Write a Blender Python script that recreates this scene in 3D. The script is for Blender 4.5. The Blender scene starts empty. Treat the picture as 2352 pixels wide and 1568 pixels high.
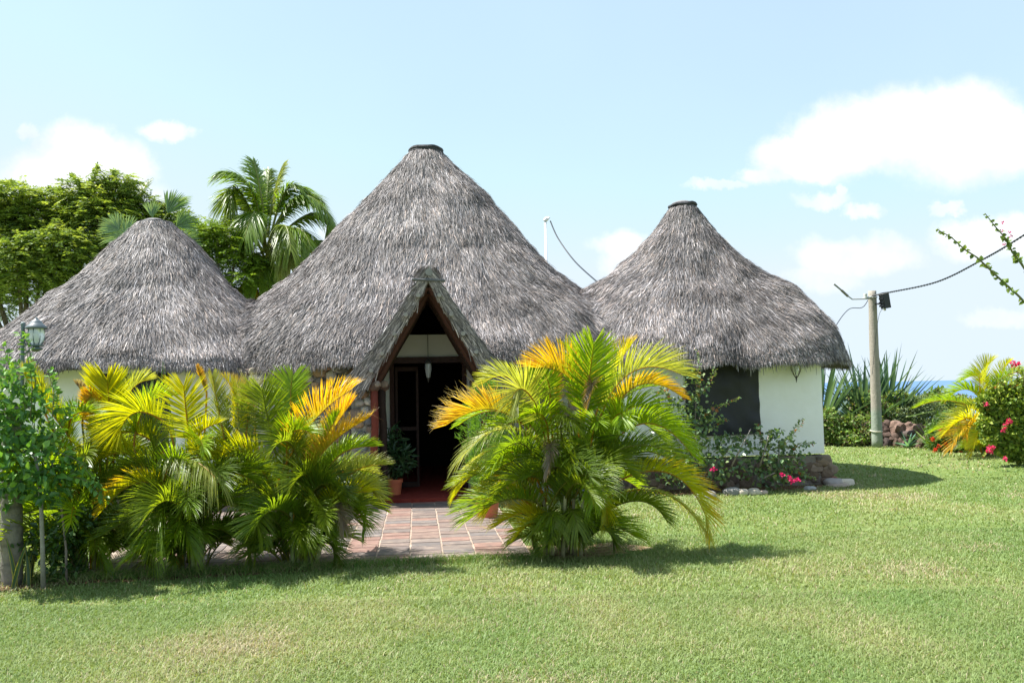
import bpy, bmesh, math, random
import numpy as np
from mathutils import Vector, Matrix
random.seed(7); rng = np.random.default_rng(11)
SC = bpy.context.scene; COL = SC.collection
# ------------------------------------------------------------------ camera, sky, sun, exposure
PITCH = math.atan((893-784)/1883.); ROLL = math.radians(1.15); EYE = 1.65
FW = np.array([0, math.cos(PITCH), math.sin(PITCH)]); _r = np.array([1., 0, 0]); _u = np.array([0, -math.sin(PITCH), math.cos(PITCH)])
RT = math.cos(ROLL)*_r-math.sin(ROLL)*_u; UP = math.cos(ROLL)*_u+math.sin(ROLL)*_r
cam = bpy.data.objects.new('camera', bpy.data.cameras.new('camera')); COL.objects.link(cam)
cam.matrix_world = Matrix(((RT[0], UP[0], -FW[0], 0), (RT[1], UP[1], -FW[1], 0), (RT[2], UP[2], -FW[2], EYE), (0, 0, 0, 1)))
cam.data.sensor_width = 36; cam.data.lens = 28.83; cam.data.clip_end = 60000; cam.data.clip_start = .05
SC.camera = cam
SC.view_settings.view_transform = 'Standard'; SC.view_settings.look = 'None'; SC.view_settings.gamma = 1
SC.view_settings.exposure = 1.35
SUNV = Vector((-.80, .17, 1.36)).normalized()          # towards the sun
SUN_EL = math.asin(SUNV.z); SUN_AZ = math.atan2(SUNV.x, SUNV.y)
sl = bpy.data.lights.new('sun', 'SUN'); sl.energy = 4.6; sl.angle = math.radians(.53); sl.color = (1, .975, .93)
so = bpy.data.objects.new('sun', sl); COL.objects.link(so); so.rotation_euler = SUNV.to_track_quat('Z', 'Y').to_euler(); so.location = (-20, 10, 30)

def ray(x, y): return FW+(x-1176)/1883.*RT+(784-y)/1883.*UP
CAMP = np.array([0, 0, EYE])
def Gd(x, y, z=0.):
    d = ray(x, y); return CAMP+d*(z-EYE)/d[2]
def Wp(x, y, Y):
    d = ray(x, y); return CAMP+d*Y/d[1]

class NT:
    def __init__(s, nt): s.nt = nt; s.n = nt.nodes; s.l = nt.links
    def node(s, typ, **kw):
        nd = s.n.new(typ)
        for k, v in kw.items():
            if k == 'ins':
                for i, val in v.items():
                    if isinstance(val, bpy.types.NodeSocket): s.l.new(val, nd.inputs[i])
                    else: nd.inputs[i].default_value = val
            else: setattr(nd, k, v)
        return nd
    def m(s, op, a, b=0., c=0., clamp=False):
        nd = s.node('ShaderNodeMath', operation=op, use_clamp=clamp, ins={0: a, 1: b, 2: c}); return nd.outputs[0]
    def mix(s, f, a, b, bt='MIX'):
        nd = s.node('ShaderNodeMix', data_type='RGBA', blend_type=bt, ins={0: f, 6: a, 7: b}); return nd.outputs[2]
    def noise(s, vec, scale, detail=4, rough=.55, out=0):
        nd = s.node('ShaderNodeTexNoise', ins={'Scale': scale, 'Detail': detail, 'Roughness': rough})
        if vec is not None: s.l.new(vec, nd.inputs['Vector'])
        return nd.outputs[out]
    def ramp(s, f, stops):
        nd = s.node('ShaderNodeValToRGB'); s.l.new(f, nd.inputs[0]); e = nd.color_ramp.elements
        while len(e) < len(stops): e.new(.5)
        for i, (p, c) in enumerate(stops): e[i].position = p; e[i].color = (*c, 1) if len(c) == 3 else c
        return nd.outputs[0]

world = bpy.data.worlds.new('World'); SC.world = world; world.use_nodes = True
w = NT(world.node_tree); w.n.clear()
sky = w.node('ShaderNodeTexSky', sky_type='NISHITA', sun_disc=False, sun_elevation=SUN_EL, sun_rotation=SUN_AZ, altitude=0, air_density=1.0, dust_density=.25, ozone_density=1.6)
tc = w.node('ShaderNodeTexCoord').outputs['Generated']
sx = w.node('ShaderNodeSeparateXYZ', ins={0: tc})
yy = w.m('MAXIMUM', sx.outputs[1], .05)
vec = w.node('ShaderNodeCombineXYZ', ins={0: w.m('DIVIDE', sx.outputs[0], yy), 1: w.m('DIVIDE', sx.outputs[2], yy)}).outputs[0]
nz = w.noise(vec, 11, 10, .66, 1); nz2 = w.noise(vec, 30, 4, .6, 0)
wv = w.node('ShaderNodeVectorMath', operation='MULTIPLY_ADD', ins={0: nz, 1: (.10, .065, 0), 2: vec}).outputs[0]
wv = w.node('ShaderNodeVectorMath', operation='SUBTRACT', ins={0: wv, 1: (.05, .0325, 0)}).outputs[0]
BL = [(2190, 310, 165, 105, 1), (2080, 300, 120, 90, 1), (1950, 320, 120, 85, 1), (1850, 365, 105, 50, 1), (2310, 330, 100, 70, .95), (1760, 400, 70, 24, .75), (1650, 427, 70, 12, .6),
      (1880, 455, 75, 16, .45), (1935, 438, 20, 16, .5), (1975, 480, 52, 15, .55), (2180, 472, 32, 14, .5), (1930, 585, 95, 48, .7), (2040, 580, 80, 48, .7), (1880, 640, 70, 34, .5), (2240, 545, 90, 48, .8),
      (2330, 535, 60, 50, .85), (2300, 720, 85, 24, .4), (1430, 560, 75, 32, .6), (1420, 610, 60, 45, .55), (780, 528, 36, 22, .5), (170, 345, 90, 66, .9),
      (100, 420, 100, 75, .85), (260, 390, 95, 75, .85), (395, 290, 66, 22, .85), (65, 305, 24, 20, .6), (310, 470, 100, 50, .6)]
acc = None
for (cx, cy, rx, ry, wt) in BL:
    d = ray(cx, cy); a0, e0 = d[0]/d[1], d[2]/d[1]
    q = w.node('ShaderNodeVectorMath', operation='SUBTRACT', ins={0: wv, 1: (a0, e0, 0)}).outputs[0]
    q = w.node('ShaderNodeVectorMath', operation='MULTIPLY', ins={0: q, 1: (1883./rx, 1883./ry, 0)}).outputs[0]
    q = w.node('ShaderNodeVectorMath', operation='LENGTH', ins={0: q}).outputs[1]
    q = w.node('ShaderNodeMapRange', interpolation_type='SMOOTHSTEP', clamp=True, ins={0: q, 1: 1.40, 2: .66, 3: 0., 4: wt}).outputs[0]
    acc = q if acc is None else w.m('MAXIMUM', acc, q)
hz = w.m('ADD', acc, w.m('MULTIPLY', w.m('SUBTRACT', nz2, .5), w.m('MULTIPLY', acc, .5)), clamp=True)
hz = w.m('MULTIPLY', hz, w.m('GREATER_THAN', sx.outputs[1], .06))
# thin high veil that whitens a tropical midday sky
veil = w.m('ADD', .30, w.m('MULTIPLY', w.noise(vec, 1.6, 3), .12))
skyc = w.mix(veil, sky.outputs[0], (6.6, 8.3, 9.4, 1))
skyc = w.mix(1., skyc, (4.45, 5.15, 5.75, 1), 'DARKEN'); cs = w.noise(vec, 7, 6, .6); skyc = w.mix(hz, skyc, w.mix(w.m('MULTIPLY', w.m('SUBTRACT', cs, .38, clamp=True), 3.2, clamp=True), (7, 7, 7.1, 1), (4.75, 5.1, 5.6, 1)))
bg = w.node('ShaderNodeBackground', ins={0: skyc, 1: .072})
w.l.new(bg.outputs[0], w.node('ShaderNodeOutputWorld').inputs[0])

# ------------------------------------------------------------------ materials
def newmat(name):
    m = bpy.data.materials.new(name); m.use_nodes = True; t = NT(m.node_tree); t.n.clear()
    return m, t
def finish(t, bsdf, disp=None):
    o = t.node('ShaderNodeOutputMaterial'); t.l.new(bsdf, o.inputs[0])
def attr_mat(name, rough=.6, spec=.4, trans=0., bump=0., bscale=40, tint=(1, 1, 1), nmix=0., nscale=6, ttint=(1.25, 1.15, .5)):
    m, t = newmat(name)
    c = t.node('ShaderNodeAttribute', attribute_name='Col').outputs[0]
    tcn = t.node('ShaderNodeTexCoord').outputs['Object']
    if nmix:
        f = t.noise(tcn, nscale, 6, .65); f = t.m('MULTIPLY_ADD', f, 2*nmix, 1-nmix)
        c = t.mix(1., c, t.node('ShaderNodeCombineColor', ins={0: f, 1: f, 2: f}).outputs[0], 'MULTIPLY')
    p = t.node('ShaderNodeBsdfPrincipled', ins={'Roughness': rough, 'Specular IOR Level': spec}); t.l.new(c, p.inputs['Base Color'])
    if bump:
        b = t.node('ShaderNodeBump', ins={'Strength': bump, 'Distance': .02, 'Height': t.noise(tcn, bscale, 5, .6)}); t.l.new(b.outputs[0], p.inputs['Normal'])
    out = p.outputs[0]
    if trans:
        tr = t.node('ShaderNodeBsdfTranslucent'); t.l.new(t.mix(1., c, (*ttint, 1), 'MULTIPLY'), tr.inputs[0])
        out = t.node('ShaderNodeMixShader', ins={0: trans, 1: p.outputs[0], 2: tr.outputs[0]}).outputs[0]
    finish(t, out); return m
M = {}
M['palm'] = attr_mat('palm_leaf', .38, .45, .5, ttint=(2.0, 1.75, .5))
M['coconut_leaf'] = attr_mat('coconut_leaf', .36, .5, .38, ttint=(1.7, 1.6, .55), tint=(1, 1, 1))
M['leaf'] = attr_mat('leaf', .38, .5, .3, ttint=(1.5, 1.35, .4))
M['matte_leaf'] = attr_mat('matte_leaf', .55, .3, .3, ttint=(1.6, 1.45, .5))
M['petal'] = attr_mat('petal', .6, .2, .35, ttint=(1.2, .8, 1))
M['grass'] = attr_mat('grass_blades', .55, .3, .3, ttint=(1.3, 1.25, .6))
M['thatch'] = attr_mat('thatch', .6, .3, 0)
M['thatch_core'] = attr_mat('thatch_core', .8, .2, 0, bump=1., bscale=45, nmix=.35, nscale=30)
M['wood'] = attr_mat('weathered_wood', .75, .25, 0, bump=.6, bscale=30, nmix=.35, nscale=14)
M['stone'] = attr_mat('stone', .85, .25, 0, bump=1., bscale=28, nmix=.35, nscale=9)
M['metal'] = attr_mat('painted_metal', .42, .5, 0, bump=.15, bscale=60, nmix=.15, nscale=30)
M['clay'] = attr_mat('terracotta', .6, .35, 0, bump=.2, bscale=50, nmix=.18, nscale=12)
M['cloth'] = attr_mat('black_mesh_screen', .55, .4, 0, bump=.25, bscale=7, nmix=.25, nscale=3)

def plaster(name, col):
    m, t = newmat(name); o = t.node('ShaderNodeTexCoord').outputs['Object']
    n1 = t.noise(o, 1.6, 5, .6); n2 = t.noise(o, 14, 5, .6)
    c = t.mix(t.m('MULTIPLY', t.m('SUBTRACT', n1, .3, clamp=True), 1.4), (*col, 1), (col[0]*.82, col[1]*.8, col[2]*.74, 1))
    z = t.node('ShaderNodeSeparateXYZ', ins={0: o}).outputs[2]
    low = t.node('ShaderNodeMapRange', clamp=True, ins={0: t.m('ADD', z, t.m('MULTIPLY', n2, .25)), 1: .68, 2: .52, 3: 0., 4: .45}).outputs[0]
    c = t.mix(low, c, (.42, .33, .24, 1))
    p = t.node('ShaderNodeBsdfPrincipled', ins={'Roughness': .9, 'Specular IOR Level': .2, 'Base Color': c})
    b = t.node('ShaderNodeBump', ins={'Strength': .35, 'Distance': .02, 'Height': t.m('ADD', t.noise(o, 3, 3), t.m('MULTIPLY', n2, .3))}); t.l.new(b.outputs[0], p.inputs['Normal'])
    finish(t, p.outputs[0]); return m
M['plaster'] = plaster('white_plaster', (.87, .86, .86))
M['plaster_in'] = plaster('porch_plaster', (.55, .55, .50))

def ground_mat():
    m, t = newmat('lawn_soil'); o = t.node('ShaderNodeTexCoord').outputs['Object']
    big = t.noise(o, .45, 4, .6); mid = t.noise(o, 2.6, 5, .65); fine = t.noise(o, 45, 6, .7)
    c = t.ramp(t.m('ADD', t.m('MULTIPLY', big, .6), t.m('MULTIPLY', mid, .4)), [(.34, (.10, .165, .035)), (.5, (.165, .225, .06)), (.66, (.26, .27, .11))])
    c = t.mix(t.node('ShaderNodeMapRange', clamp=True, ins={0: fine, 1: .38, 2: .62, 3: .0, 4: .55}).outputs[0], c, (.085, .10, .03, 1))
    p = t.node('ShaderNodeBsdfPrincipled', ins={'Roughness': .95, 'Specular IOR Level': .1, 'Base Color': c})
    b = t.node('ShaderNodeBump', ins={'Strength': .8, 'Distance': .03, 'Height': fine}); t.l.new(b.outputs[0], p.inputs['Normal'])
    finish(t, p.outputs[0]); return m
M['ground'] = ground_mat()
def soil_mat(name, c1, c2):
    m, t = newmat(name); o = t.node('ShaderNodeTexCoord').outputs['Object']; f = t.noise(o, 12, 8, .7)
    c = t.ramp(f, [(.35, c1), (.62, c2)])
    p = t.node('ShaderNodeBsdfPrincipled', ins={'Roughness': .95, 'Specular IOR Level': .1, 'Base Color': c})
    b = t.node('ShaderNodeBump', ins={'Strength': 1., 'Distance': .04, 'Height': t.noise(o, 30, 6, .7)}); t.l.new(b.outputs[0], p.inputs['Normal'])
    finish(t, p.outputs[0]); return m
M['soil'] = soil_mat('garden_soil', (.10, .055, .03), (.22, .14, .08))
M['soil_dry'] = soil_mat('dry_soil_and_straw', (.20, .11, .06), (.42, .33, .20))
def water_mat():
    m, t = newmat('sea_water'); o = t.node('ShaderNodeTexCoord').outputs['Object']
    c = t.mix(t.noise(o, .02, 4), (.085, .15, .27, 1), (.12, .20, .34, 1))
    p = t.node('ShaderNodeBsdfPrincipled', ins={'Roughness': .6, 'Specular IOR Level': 0., 'Base Color': c})
    b = t.node('ShaderNodeBump', ins={'Strength': .6, 'Distance': .5, 'Height': t.noise(o, .35, 5, .6)}); t.l.new(b.outputs[0], p.inputs['Normal'])
    finish(t, p.outputs[0]); return m
M['water'] = water_mat()
def tile_mat():
    # stone slabs: colour per slab comes from the mesh; wear, dirt and pale lime smears are procedural
    m, t = newmat('terrace_slabs'); o = t.node('ShaderNodeTexCoord').outputs['Object']
    c = t.node('ShaderNodeAttribute', attribute_name='Col').outputs[0]
    st = t.node('ShaderNodeMapping', ins={'Vector': o, 'Scale': (2.2, 9, 1)}).outputs[0]
    f = t.noise(st, 2.2, 7, .65); g = t.noise(o, 9, 6, .7)
    c = t.mix(t.node('ShaderNodeMapRange', clamp=True, ins={0: f, 1: .52, 2: .70, 3: 0., 4: .7}).outputs[0], c, (.46, .35, .26, 1))
    c = t.mix(t.node('ShaderNodeMapRange', clamp=True, ins={0: g, 1: .5, 2: .75, 3: 0., 4: .6}).outputs[0], c, (.10, .075, .065, 1))
    p = t.node('ShaderNodeBsdfPrincipled', ins={'Roughness': .75, 'Specular IOR Level': .3, 'Base Color': c})
    b = t.node('ShaderNodeBump', ins={'Strength': .5, 'Distance': .01, 'Height': t.m('ADD', f, g)}); t.l.new(b.outputs[0], p.inputs['Normal'])
    finish(t, p.outputs[0]); return m
M['tile'] = tile_mat()
def plain(name, col, rough=.6, spec=.3, metallic=0., alpha=None, trans=0.):
    m, t = newmat(name)
    p = t.node('ShaderNodeBsdfPrincipled', ins={'Roughness': rough, 'Specular IOR Level': spec, 'Base Color': (*col, 1), 'Metallic': metallic, 'Transmission Weight': trans})
    finish(t, p.outputs[0]); return m
M['glass'] = plain('lantern_glass', (.85, .9, .92), .25, .5, 0, None, .55)
M['black'] = plain('black_plastic', (.012, .013, .016), .4, .5)
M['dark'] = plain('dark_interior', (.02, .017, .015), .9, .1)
M['mortar'] = soil_mat('mortar', (.22, .20, .17), (.48, .46, .42)); M['grout'] = soil_mat('pale_grout', (.34, .25, .19), (.52, .42, .34))
M['redfloor'] = soil_mat('red_oxide_floor', (.22, .035, .025), (.30, .055, .04))
M['bark'] = soil_mat('bark', (.09, .07, .055), (.26, .22, .18))

# ------------------------------------------------------------------ mesh collector
def nrm(v): return v/(np.linalg.norm(v, axis=-1, keepdims=True)+1e-9)
class MB:
    def __init__(s): s.V = []; s.C = []; s.F = []; s.T = []; s.n = 0
    def add(s, V, F, C):
        V = np.asarray(V, float).reshape(-1, 3); C = np.broadcast_to(np.asarray(C, float), (len(V), 3))
        F = np.asarray(F, int); s.V.append(V); s.C.append(C); s.F.append((F+s.n).ravel()); s.T.append(np.full(len(F), F.shape[1])); s.n += len(V)
    def strips(s, P, Wd, width, col, fold=0., N=None):
        """P (n,k,3) spine, Wd (n,k,3)|(n,3) width direction, width (n,k), col (n,k,3)|(n,3)"""
        P = np.asarray(P, float); n, k, _ = P.shape
        if Wd.ndim == 2: Wd = np.repeat(Wd[:, None], k, 1)
        col = np.asarray(col, float)
        if col.ndim == 1: col = np.broadcast_to(col, (n, 3))
        if col.ndim == 2: col = np.repeat(col[:, None], k, 1)
        h = Wd*width[..., None]*.5
        if fold and N is not None:
            if N.ndim == 2: N = np.repeat(N[:, None], k, 1)
            up = N*width[..., None]*fold; V = np.stack([P-h+up, P, P+h+up], 2); m = 3
        else: V = np.stack([P-h, P+h], 2); m = 2
        idx = np.arange(n*k*m).reshape(n, k, m); fs = []
        for c in range(m-1):
            fs.append(np.stack([idx[:, :-1, c], idx[:, :-1, c+1], idx[:, 1:, c+1], idx[:, 1:, c]], -1).reshape(-1, 4))
        s.add(V.reshape(-1, 3), np.concatenate(fs), np.repeat(col[:, :, None], m, 2).reshape(-1, 3)); return s
    def tube(s, P, R, col, seg=8, caps=True, wob=0.):
        P = np.asarray(P, float); k = len(P); R = np.broadcast_to(np.asarray(R, float), (k,)); T = nrm(np.gradient(P, axis=0))
        ref = np.array([0, 0, 1.]) if abs(T[0][2]) < .9 else np.array([1., 0, 0]); A = nrm(np.cross(T, ref)); B = np.cross(T, A)
        th = np.arange(seg)/seg*2*math.pi
        rr = R[:, None]*(1+wob*rng.standard_normal((k, seg)))
        V = P[:, None]+rr[..., None]*(np.cos(th)[None, :, None]*A[:, None]+np.sin(th)[None, :, None]*B[:, None])
        i = np.arange(k*seg).reshape(k, seg); j = np.roll(i, -1, 1)
        c = np.asarray(col, float)
        if c.ndim == 2: c = np.repeat(c, seg, 0)
        base = s.n
        s.add(V, np.stack([i[:-1], j[:-1], j[1:], i[1:]], -1).reshape(-1, 4), c)
        if caps:
            for row, rev in ((i[0], True), (i[-1], False)):
                f = row[::-1] if rev else row
                s.F.append(f+base); s.T.append(np.array([seg]))
        return s
    def lathe(s, prof, center, col, seg=24, sx=1., sy=1., axis=None):
        prof = np.asarray(prof, float); th = np.arange(seg)/seg*2*math.pi; k = len(prof)
        V = np.stack([prof[:, None, 0]*np.cos(th)*sx, prof[:, None, 0]*np.sin(th)*sy, np.repeat(prof[:, 1:2], seg, 1)], -1)+np.asarray(center)
        i = np.arange(k*seg).reshape(k, seg); j = np.roll(i, -1, 1)
        s.add(V, np.stack([i[:-1], j[:-1], j[1:], i[1:]], -1).reshape(-1, 4), col); return s
    def box(s, lo, hi, col, fr=None):
        x0, y0, z0 = lo; x1, y1, z1 = hi
        V = np.array([(x0, y0, z0), (x1, y0, z0), (x1, y1, z0), (x0, y1, z0), (x0, y0, z1), (x1, y0, z1), (x1, y1, z1), (x0, y1, z1)], float)
        if fr is not None: V = fr(V)
        s.add(V, [(0, 3, 2, 1), (4, 5, 6, 7), (0, 1, 5, 4), (1, 2, 6, 5), (2, 3, 7, 6), (3, 0, 4, 7)], col); return s
    def leaves(s, P, D, N, L, Wd, col, fold=.18):
        """hexagonal folded leaves"""
        P = np.asarray(P, float); n = len(P); D = nrm(D); S = nrm(np.cross(D, N)); N = np.cross(S, D)
        L = np.broadcast_to(L, (n,))[:, None]; Wd = np.broadcast_to(Wd, (n,))[:, None]
        b = P; t = P+D*L-N*L*.12
        l1 = P+D*L*.35-S*Wd*.5+N*Wd*fold; r1 = P+D*L*.35+S*Wd*.5+N*Wd*fold
        l2 = P+D*L*.7-S*Wd*.36+N*Wd*fold*.6-N*L*.03; r2 = P+D*L*.7+S*Wd*.36+N*Wd*fold*.6-N*L*.03
        V = np.stack([b, l1, l2, t, r2, r1], 1).reshape(-1, 3); i = np.arange(n)[:, None]*6
        F = np.concatenate([i+np.array([0, 3, 2, 1]), i+np.array([0, 5, 4, 3])])
        s.add(V, F, np.repeat(np.broadcast_to(col, (n, 3)), 6, 0)); return s
    def cards(s, P, D, N, L, Wd, col):
        """small four-sided leaves"""
        P = np.asarray(P, float); n = len(P); D = nrm(D); S = nrm(np.cross(D, N)); L = np.broadcast_to(L, (n,))[:, None]; Wd = np.broadcast_to(Wd, (n,))[:, None]
        V = np.stack([P, P+D*L*.5-S*Wd*.5, P+D*L, P+D*L*.5+S*Wd*.5], 1).reshape(-1, 3)
        s.add(V, (np.arange(n)[:, None]*4+np.array([0, 1, 2, 3])), np.repeat(np.broadcast_to(col, (n, 3)), 4, 0)); return s
    def build(s, name, mat, parent=None, smooth=False, origin=None):
        me = bpy.data.meshes.new(name); V = np.concatenate(s.V); C = np.concatenate(s.C); F = np.concatenate(s.F).astype(np.int32); T = np.concatenate(s.T).astype(np.int32)
        off = np.zeros(3)
        if origin is not None: off = np.asarray(origin, float); V = V-off
        me.vertices.add(len(V)); me.vertices.foreach_set('co', V.astype(np.float32).ravel())
        me.loops.add(len(F)); me.loops.foreach_set('vertex_index', F)
        me.polygons.add(len(T)); st = np.concatenate([[0], np.cumsum(T)[:-1]]).astype(np.int32); me.polygons.foreach_set('loop_start', st)
        me.update(calc_edges=True)
        a = me.color_attributes.new('Col', 'FLOAT_COLOR', 'POINT'); a.data.foreach_set('color', np.concatenate([np.clip(C, 0, 1), np.ones((len(C), 1))], 1).astype(np.float32).ravel())
        me.polygons.foreach_set('use_smooth', np.full(len(T), bool(smooth)))
        me.materials.append(mat); me.validate(); me.update()
        o = bpy.data.objects.new(name, me); COL.objects.link(o); o.location = off
        if parent is not None:
            o.parent = parent; p = parent; tot = Vector((0, 0, 0))
            while p is not None: tot += p.location; p = p.parent
            o.location = Vector(off)-tot
        return o
_ico = None
def rock(mb, c, r, col, seed=None, rough=.16, sub=2):
    global _ico
    if _ico is None:
        _ico = {}
        for k in (1, 2, 3):
            bm = bmesh.new(); bmesh.ops.create_icosphere(bm, subdivisions=k, radius=1); bm.verts.ensure_lookup_table()
            _ico[k] = (np.array([v.co[:] for v in bm.verts]), np.array([[v.index for v in f.verts] for f in bm.faces])); bm.free()
    V, F = _ico[sub]; V = V.copy()
    for _ in range(5):
        d = rng.standard_normal(3); V = V*(1+rough*.55*np.sin(V@d*2.2+rng.uniform(0, 6))[:, None])
    V = np.sign(V)*np.abs(V)**.8
    a = rng.uniform(0, 6.28); ca, sa = math.cos(a), math.sin(a)
    mb.add(V*np.asarray(r)+np.asarray(c), F, np.asarray(col))
def value_noise(x, y, sc, seed=0):
    r = np.random.default_rng(seed); g = r.random((64, 64)); x = np.asarray(x)*sc; y = np.asarray(y)*sc
    xi = np.floor(x).astype(int); yi = np.floor(y).astype(int); fx = x-xi; fy = y-yi; fx = fx*fx*(3-2*fx); fy = fy*fy*(3-2*fy)
    a = g[xi % 64, yi % 64]; b = g[(xi+1) % 64, yi % 64]; c = g[xi % 64, (yi+1) % 64]; d = g[(xi+1) % 64, (yi+1) % 64]
    return (a*(1-fx)+b*fx)*(1-fy)+(c*(1-fx)+d*fx)*fy
def tag(o, label=None, cat=None, group=None, kind=None):
    if label: o['label'] = label
    if cat: o['category'] = cat
    if group: o['group'] = group
    if kind: o['kind'] = kind
    return o
def thing(name, loc, label, cat, group=None):
    o = bpy.data.objects.new(name, None); COL.objects.link(o); o.location = Vector(loc); o.empty_display_size = .2
    return tag(o, label, cat, group)

# ------------------------------------------------------------------ local frame of the house and terrace (turned 6.7 degrees)
ANG = math.radians(6.7); CA, SA = math.cos(ANG), math.sin(ANG); OX, OY = -1.234, 12.15
def L2W(V):
    V = np.asarray(V, float); out = V.copy()
    out[..., 0] = OX+V[..., 0]*CA-V[..., 1]*SA; out[..., 1] = OY+V[..., 0]*SA+V[..., 1]*CA; return out
def W2L(x, y):
    dx, dy = x-OX, y-OY; return dx*CA+dy*SA, -dx*SA+dy*CA

# ================================================================== SETTING
mb = MB()
xs = np.concatenate([[-20000, -2000, -300, -80], np.linspace(-40, 40, 41), [80, 300, 2000, 20000]])
ys = np.concatenate([[-20000, -300, -40], np.linspace(-10, 60, 71), [90, 200, 2000, 20000]])
X, Y = np.meshgrid(xs, ys, indexing='ij')
def gz(x, y):
    t = np.clip((y-36)/14, 0, 1); return -9*t*t*(3-2*t)
Z = gz(X, Y); i = np.arange(X.size).reshape(X.shape)
mb.add(np.stack([X, Y, Z], -1), np.stack([i[:-1, :-1], i[1:, :-1], i[1:, 1:], i[:-1, 1:]], -1).reshape(-1, 4), (.1, .15, .05))
tag(mb.build('ground', M['ground'], smooth=True), kind='structure')
mb = MB(); mb.add([(-30000, 37, -5), (30000, 37, -5), (30000, 40000, -5), (-30000, 40000, -5)], [(0, 1, 2, 3)], (.1, .2, .3))
tag(mb.build('sea', M['water']), kind='structure')

# terrace: mortar bed with individual slabs on it
TU0, TU1, TV0, TV1 = -3.45, .92, -4.12, .62
bed = MB(); bed.box((TU0, TV0, -.05), (TU1, TV1, .016), (.5, .4, .3), L2W)
tag(bed.build('terrace_bed', M['grout']), kind='structure')
sl_ = MB(); du = .327
u = TU0+.02; rows = []
v = TV0+.07
while v < TV1-.05:
    dv = .205 if random.random() < .5 else .24
    rows.append((v, min(v+dv-.016, TV1-.01))); v += dv
ci = 0; u = .04-du*11+.018
while u < TU1-.05:
    u1 = min(u+du-.02, TU1-.02); off = random.uniform(-.03, .03)
    for (a, b) in rows:
        jj = [random.uniform(-.004, .004) for _ in range(4)]; h = .022+random.uniform(0, .004)
        cc = np.array(random.choice([(.165, .125, .108), (.175, .128, .108), (.19, .128, .105), (.155, .125, .112), (.14, .122, .115), (.21, .125, .10), (.175, .14, .122)]))*random.uniform(.9, 1.1)
        if u < TU0: continue
        sl_.box((u+jj[0], a+off+jj[1], 0), (u1+jj[2], b+off+jj[3], h), cc, L2W)
    u += du
tag(sl_.build('terrace', M['tile']), kind='structure')

def patch(name, pts, mat, z=.005):
    P = np.array(pts, float); m = MB(); c = P.mean(0); n = len(P); V = np.concatenate([[np.append(c, z)], np.column_stack([P, np.full(n, z)])])
    m.add(V, [(0, 1+k, 1+(k+1) % n) for k in range(n)], (.2, .12, .08)); return tag(m.build(name, mat), kind='structure')
def blob_pts(cx, cy, rx, ry, n=40, w_=.14, seed=1):
    r = np.random.default_rng(seed); th = np.arange(n)/n*2*math.pi; q = 1+w_*np.sin(th*3+r.uniform(0, 6))+w_*.6*np.sin(th*7+r.uniform(0, 6))+.05*r.standard_normal(n)
    return np.column_stack([cx+rx*q*np.cos(th), cy+ry*q*np.sin(th)])
p = Gd(1340, 1262); SOIL1 = blob_pts(p[0], p[1], .62, .36, seed=3); patch('soil', SOIL1, M['soil_dry'])
SOIL2 = np.array([L2W([a, b, 0])[:2] for a, b in [(-3.5, -4.45), (-2.3, -4.42), (-1.2, -4.35), (-.85, -4.2), (-.9, -4.08), (-2.5, -4.08), (-3.5, -4.08), (-4.8, -3.7), (-4.9, -4.6), (-4.2, -4.8)]]); patch('flower_bed', SOIL2, M['soil'], .004)
SOIL3 = np.array([L2W([a, b, 0])[:2] for a, b in [(3.1, -.05), (4., -.12), (4.9, -.08), (5.7, .1), (6.4, .35), (6.95, .72), (6.9, 1.1), (6.3, .9), (3.1, .9)]]); patch('flower_bed', SOIL3, M['soil'], .004)

# ================================================================== THATCHED ROOFS
PC = np.array([(0, 6.28), (.33, 6.22), (.67, 5.82), (1.02, 5.42), (1.40, 5.0), (1.76, 4.6), (2.12, 4.2), (2.50, 3.8), (2.92, 3.4), (3.32, 3.0), (3.64, 2.6), (3.85, 2.25), (3.95, 2.0)])
PS = np.array([(0, 4.70), (.27, 4.66), (.64, 4.30), (1.01, 3.90), (1.40, 3.50), (1.78, 3.10), (2.15, 2.70), (2.44, 2.34), (2.62, 2.0)])
PR = np.array([(0, 5.08), (.22, 5.04), (.60, 4.50), (.96, 4.10), (1.14, 3.92), (1.40, 3.68), (1.78, 3.40), (2.09, 3.10), (2.33, 2.80), (2.47, 2.5), (2.56, 2.2), (2.62, 2.0)])
class Hut:
    def __init__(s, u, v, prof, b): s.u, s.v, s.P, s.b = u, v, prof, b; s.R = prof[-1, 0]
    def rho(s, U, V):
        x = np.abs(U-s.u); y = np.abs(V-s.v)*s.R/s.b; r = np.hypot(x, y)
        n = 2.1+.6*np.clip(r/s.R, 0, 1)
        return (x**n+y**n+1e-12)**(1/n)
    def z(s, U, V):
        r = s.rho(U, V); z = np.interp(r, s.P[:, 0], s.P[:, 1])
        y = np.abs(V-s.v)*s.R/s.b; f = np.clip(y*y/(np.abs(U-s.u)**2+y*y+1e-6), 0, 1)*.8; q = r/s.R; zt = s.P[0, 1]
        z = z*(1-f)+f*np.interp(q, [0, .1, .5, .9, 1.], [zt, zt-.06, 2+(zt-2)*.47, 2+(zt-2)*.10, 2.0])
        return np.where(r > s.R, s.P[-1, 1]-(r-s.R)*4, z)
HUTS = [Hut(.05, 3.5, PC, 3.42), Hut(-4.73, 2.7, PS, 2.62), Hut(4.87, 2.7, PR, 2.58)]
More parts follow.
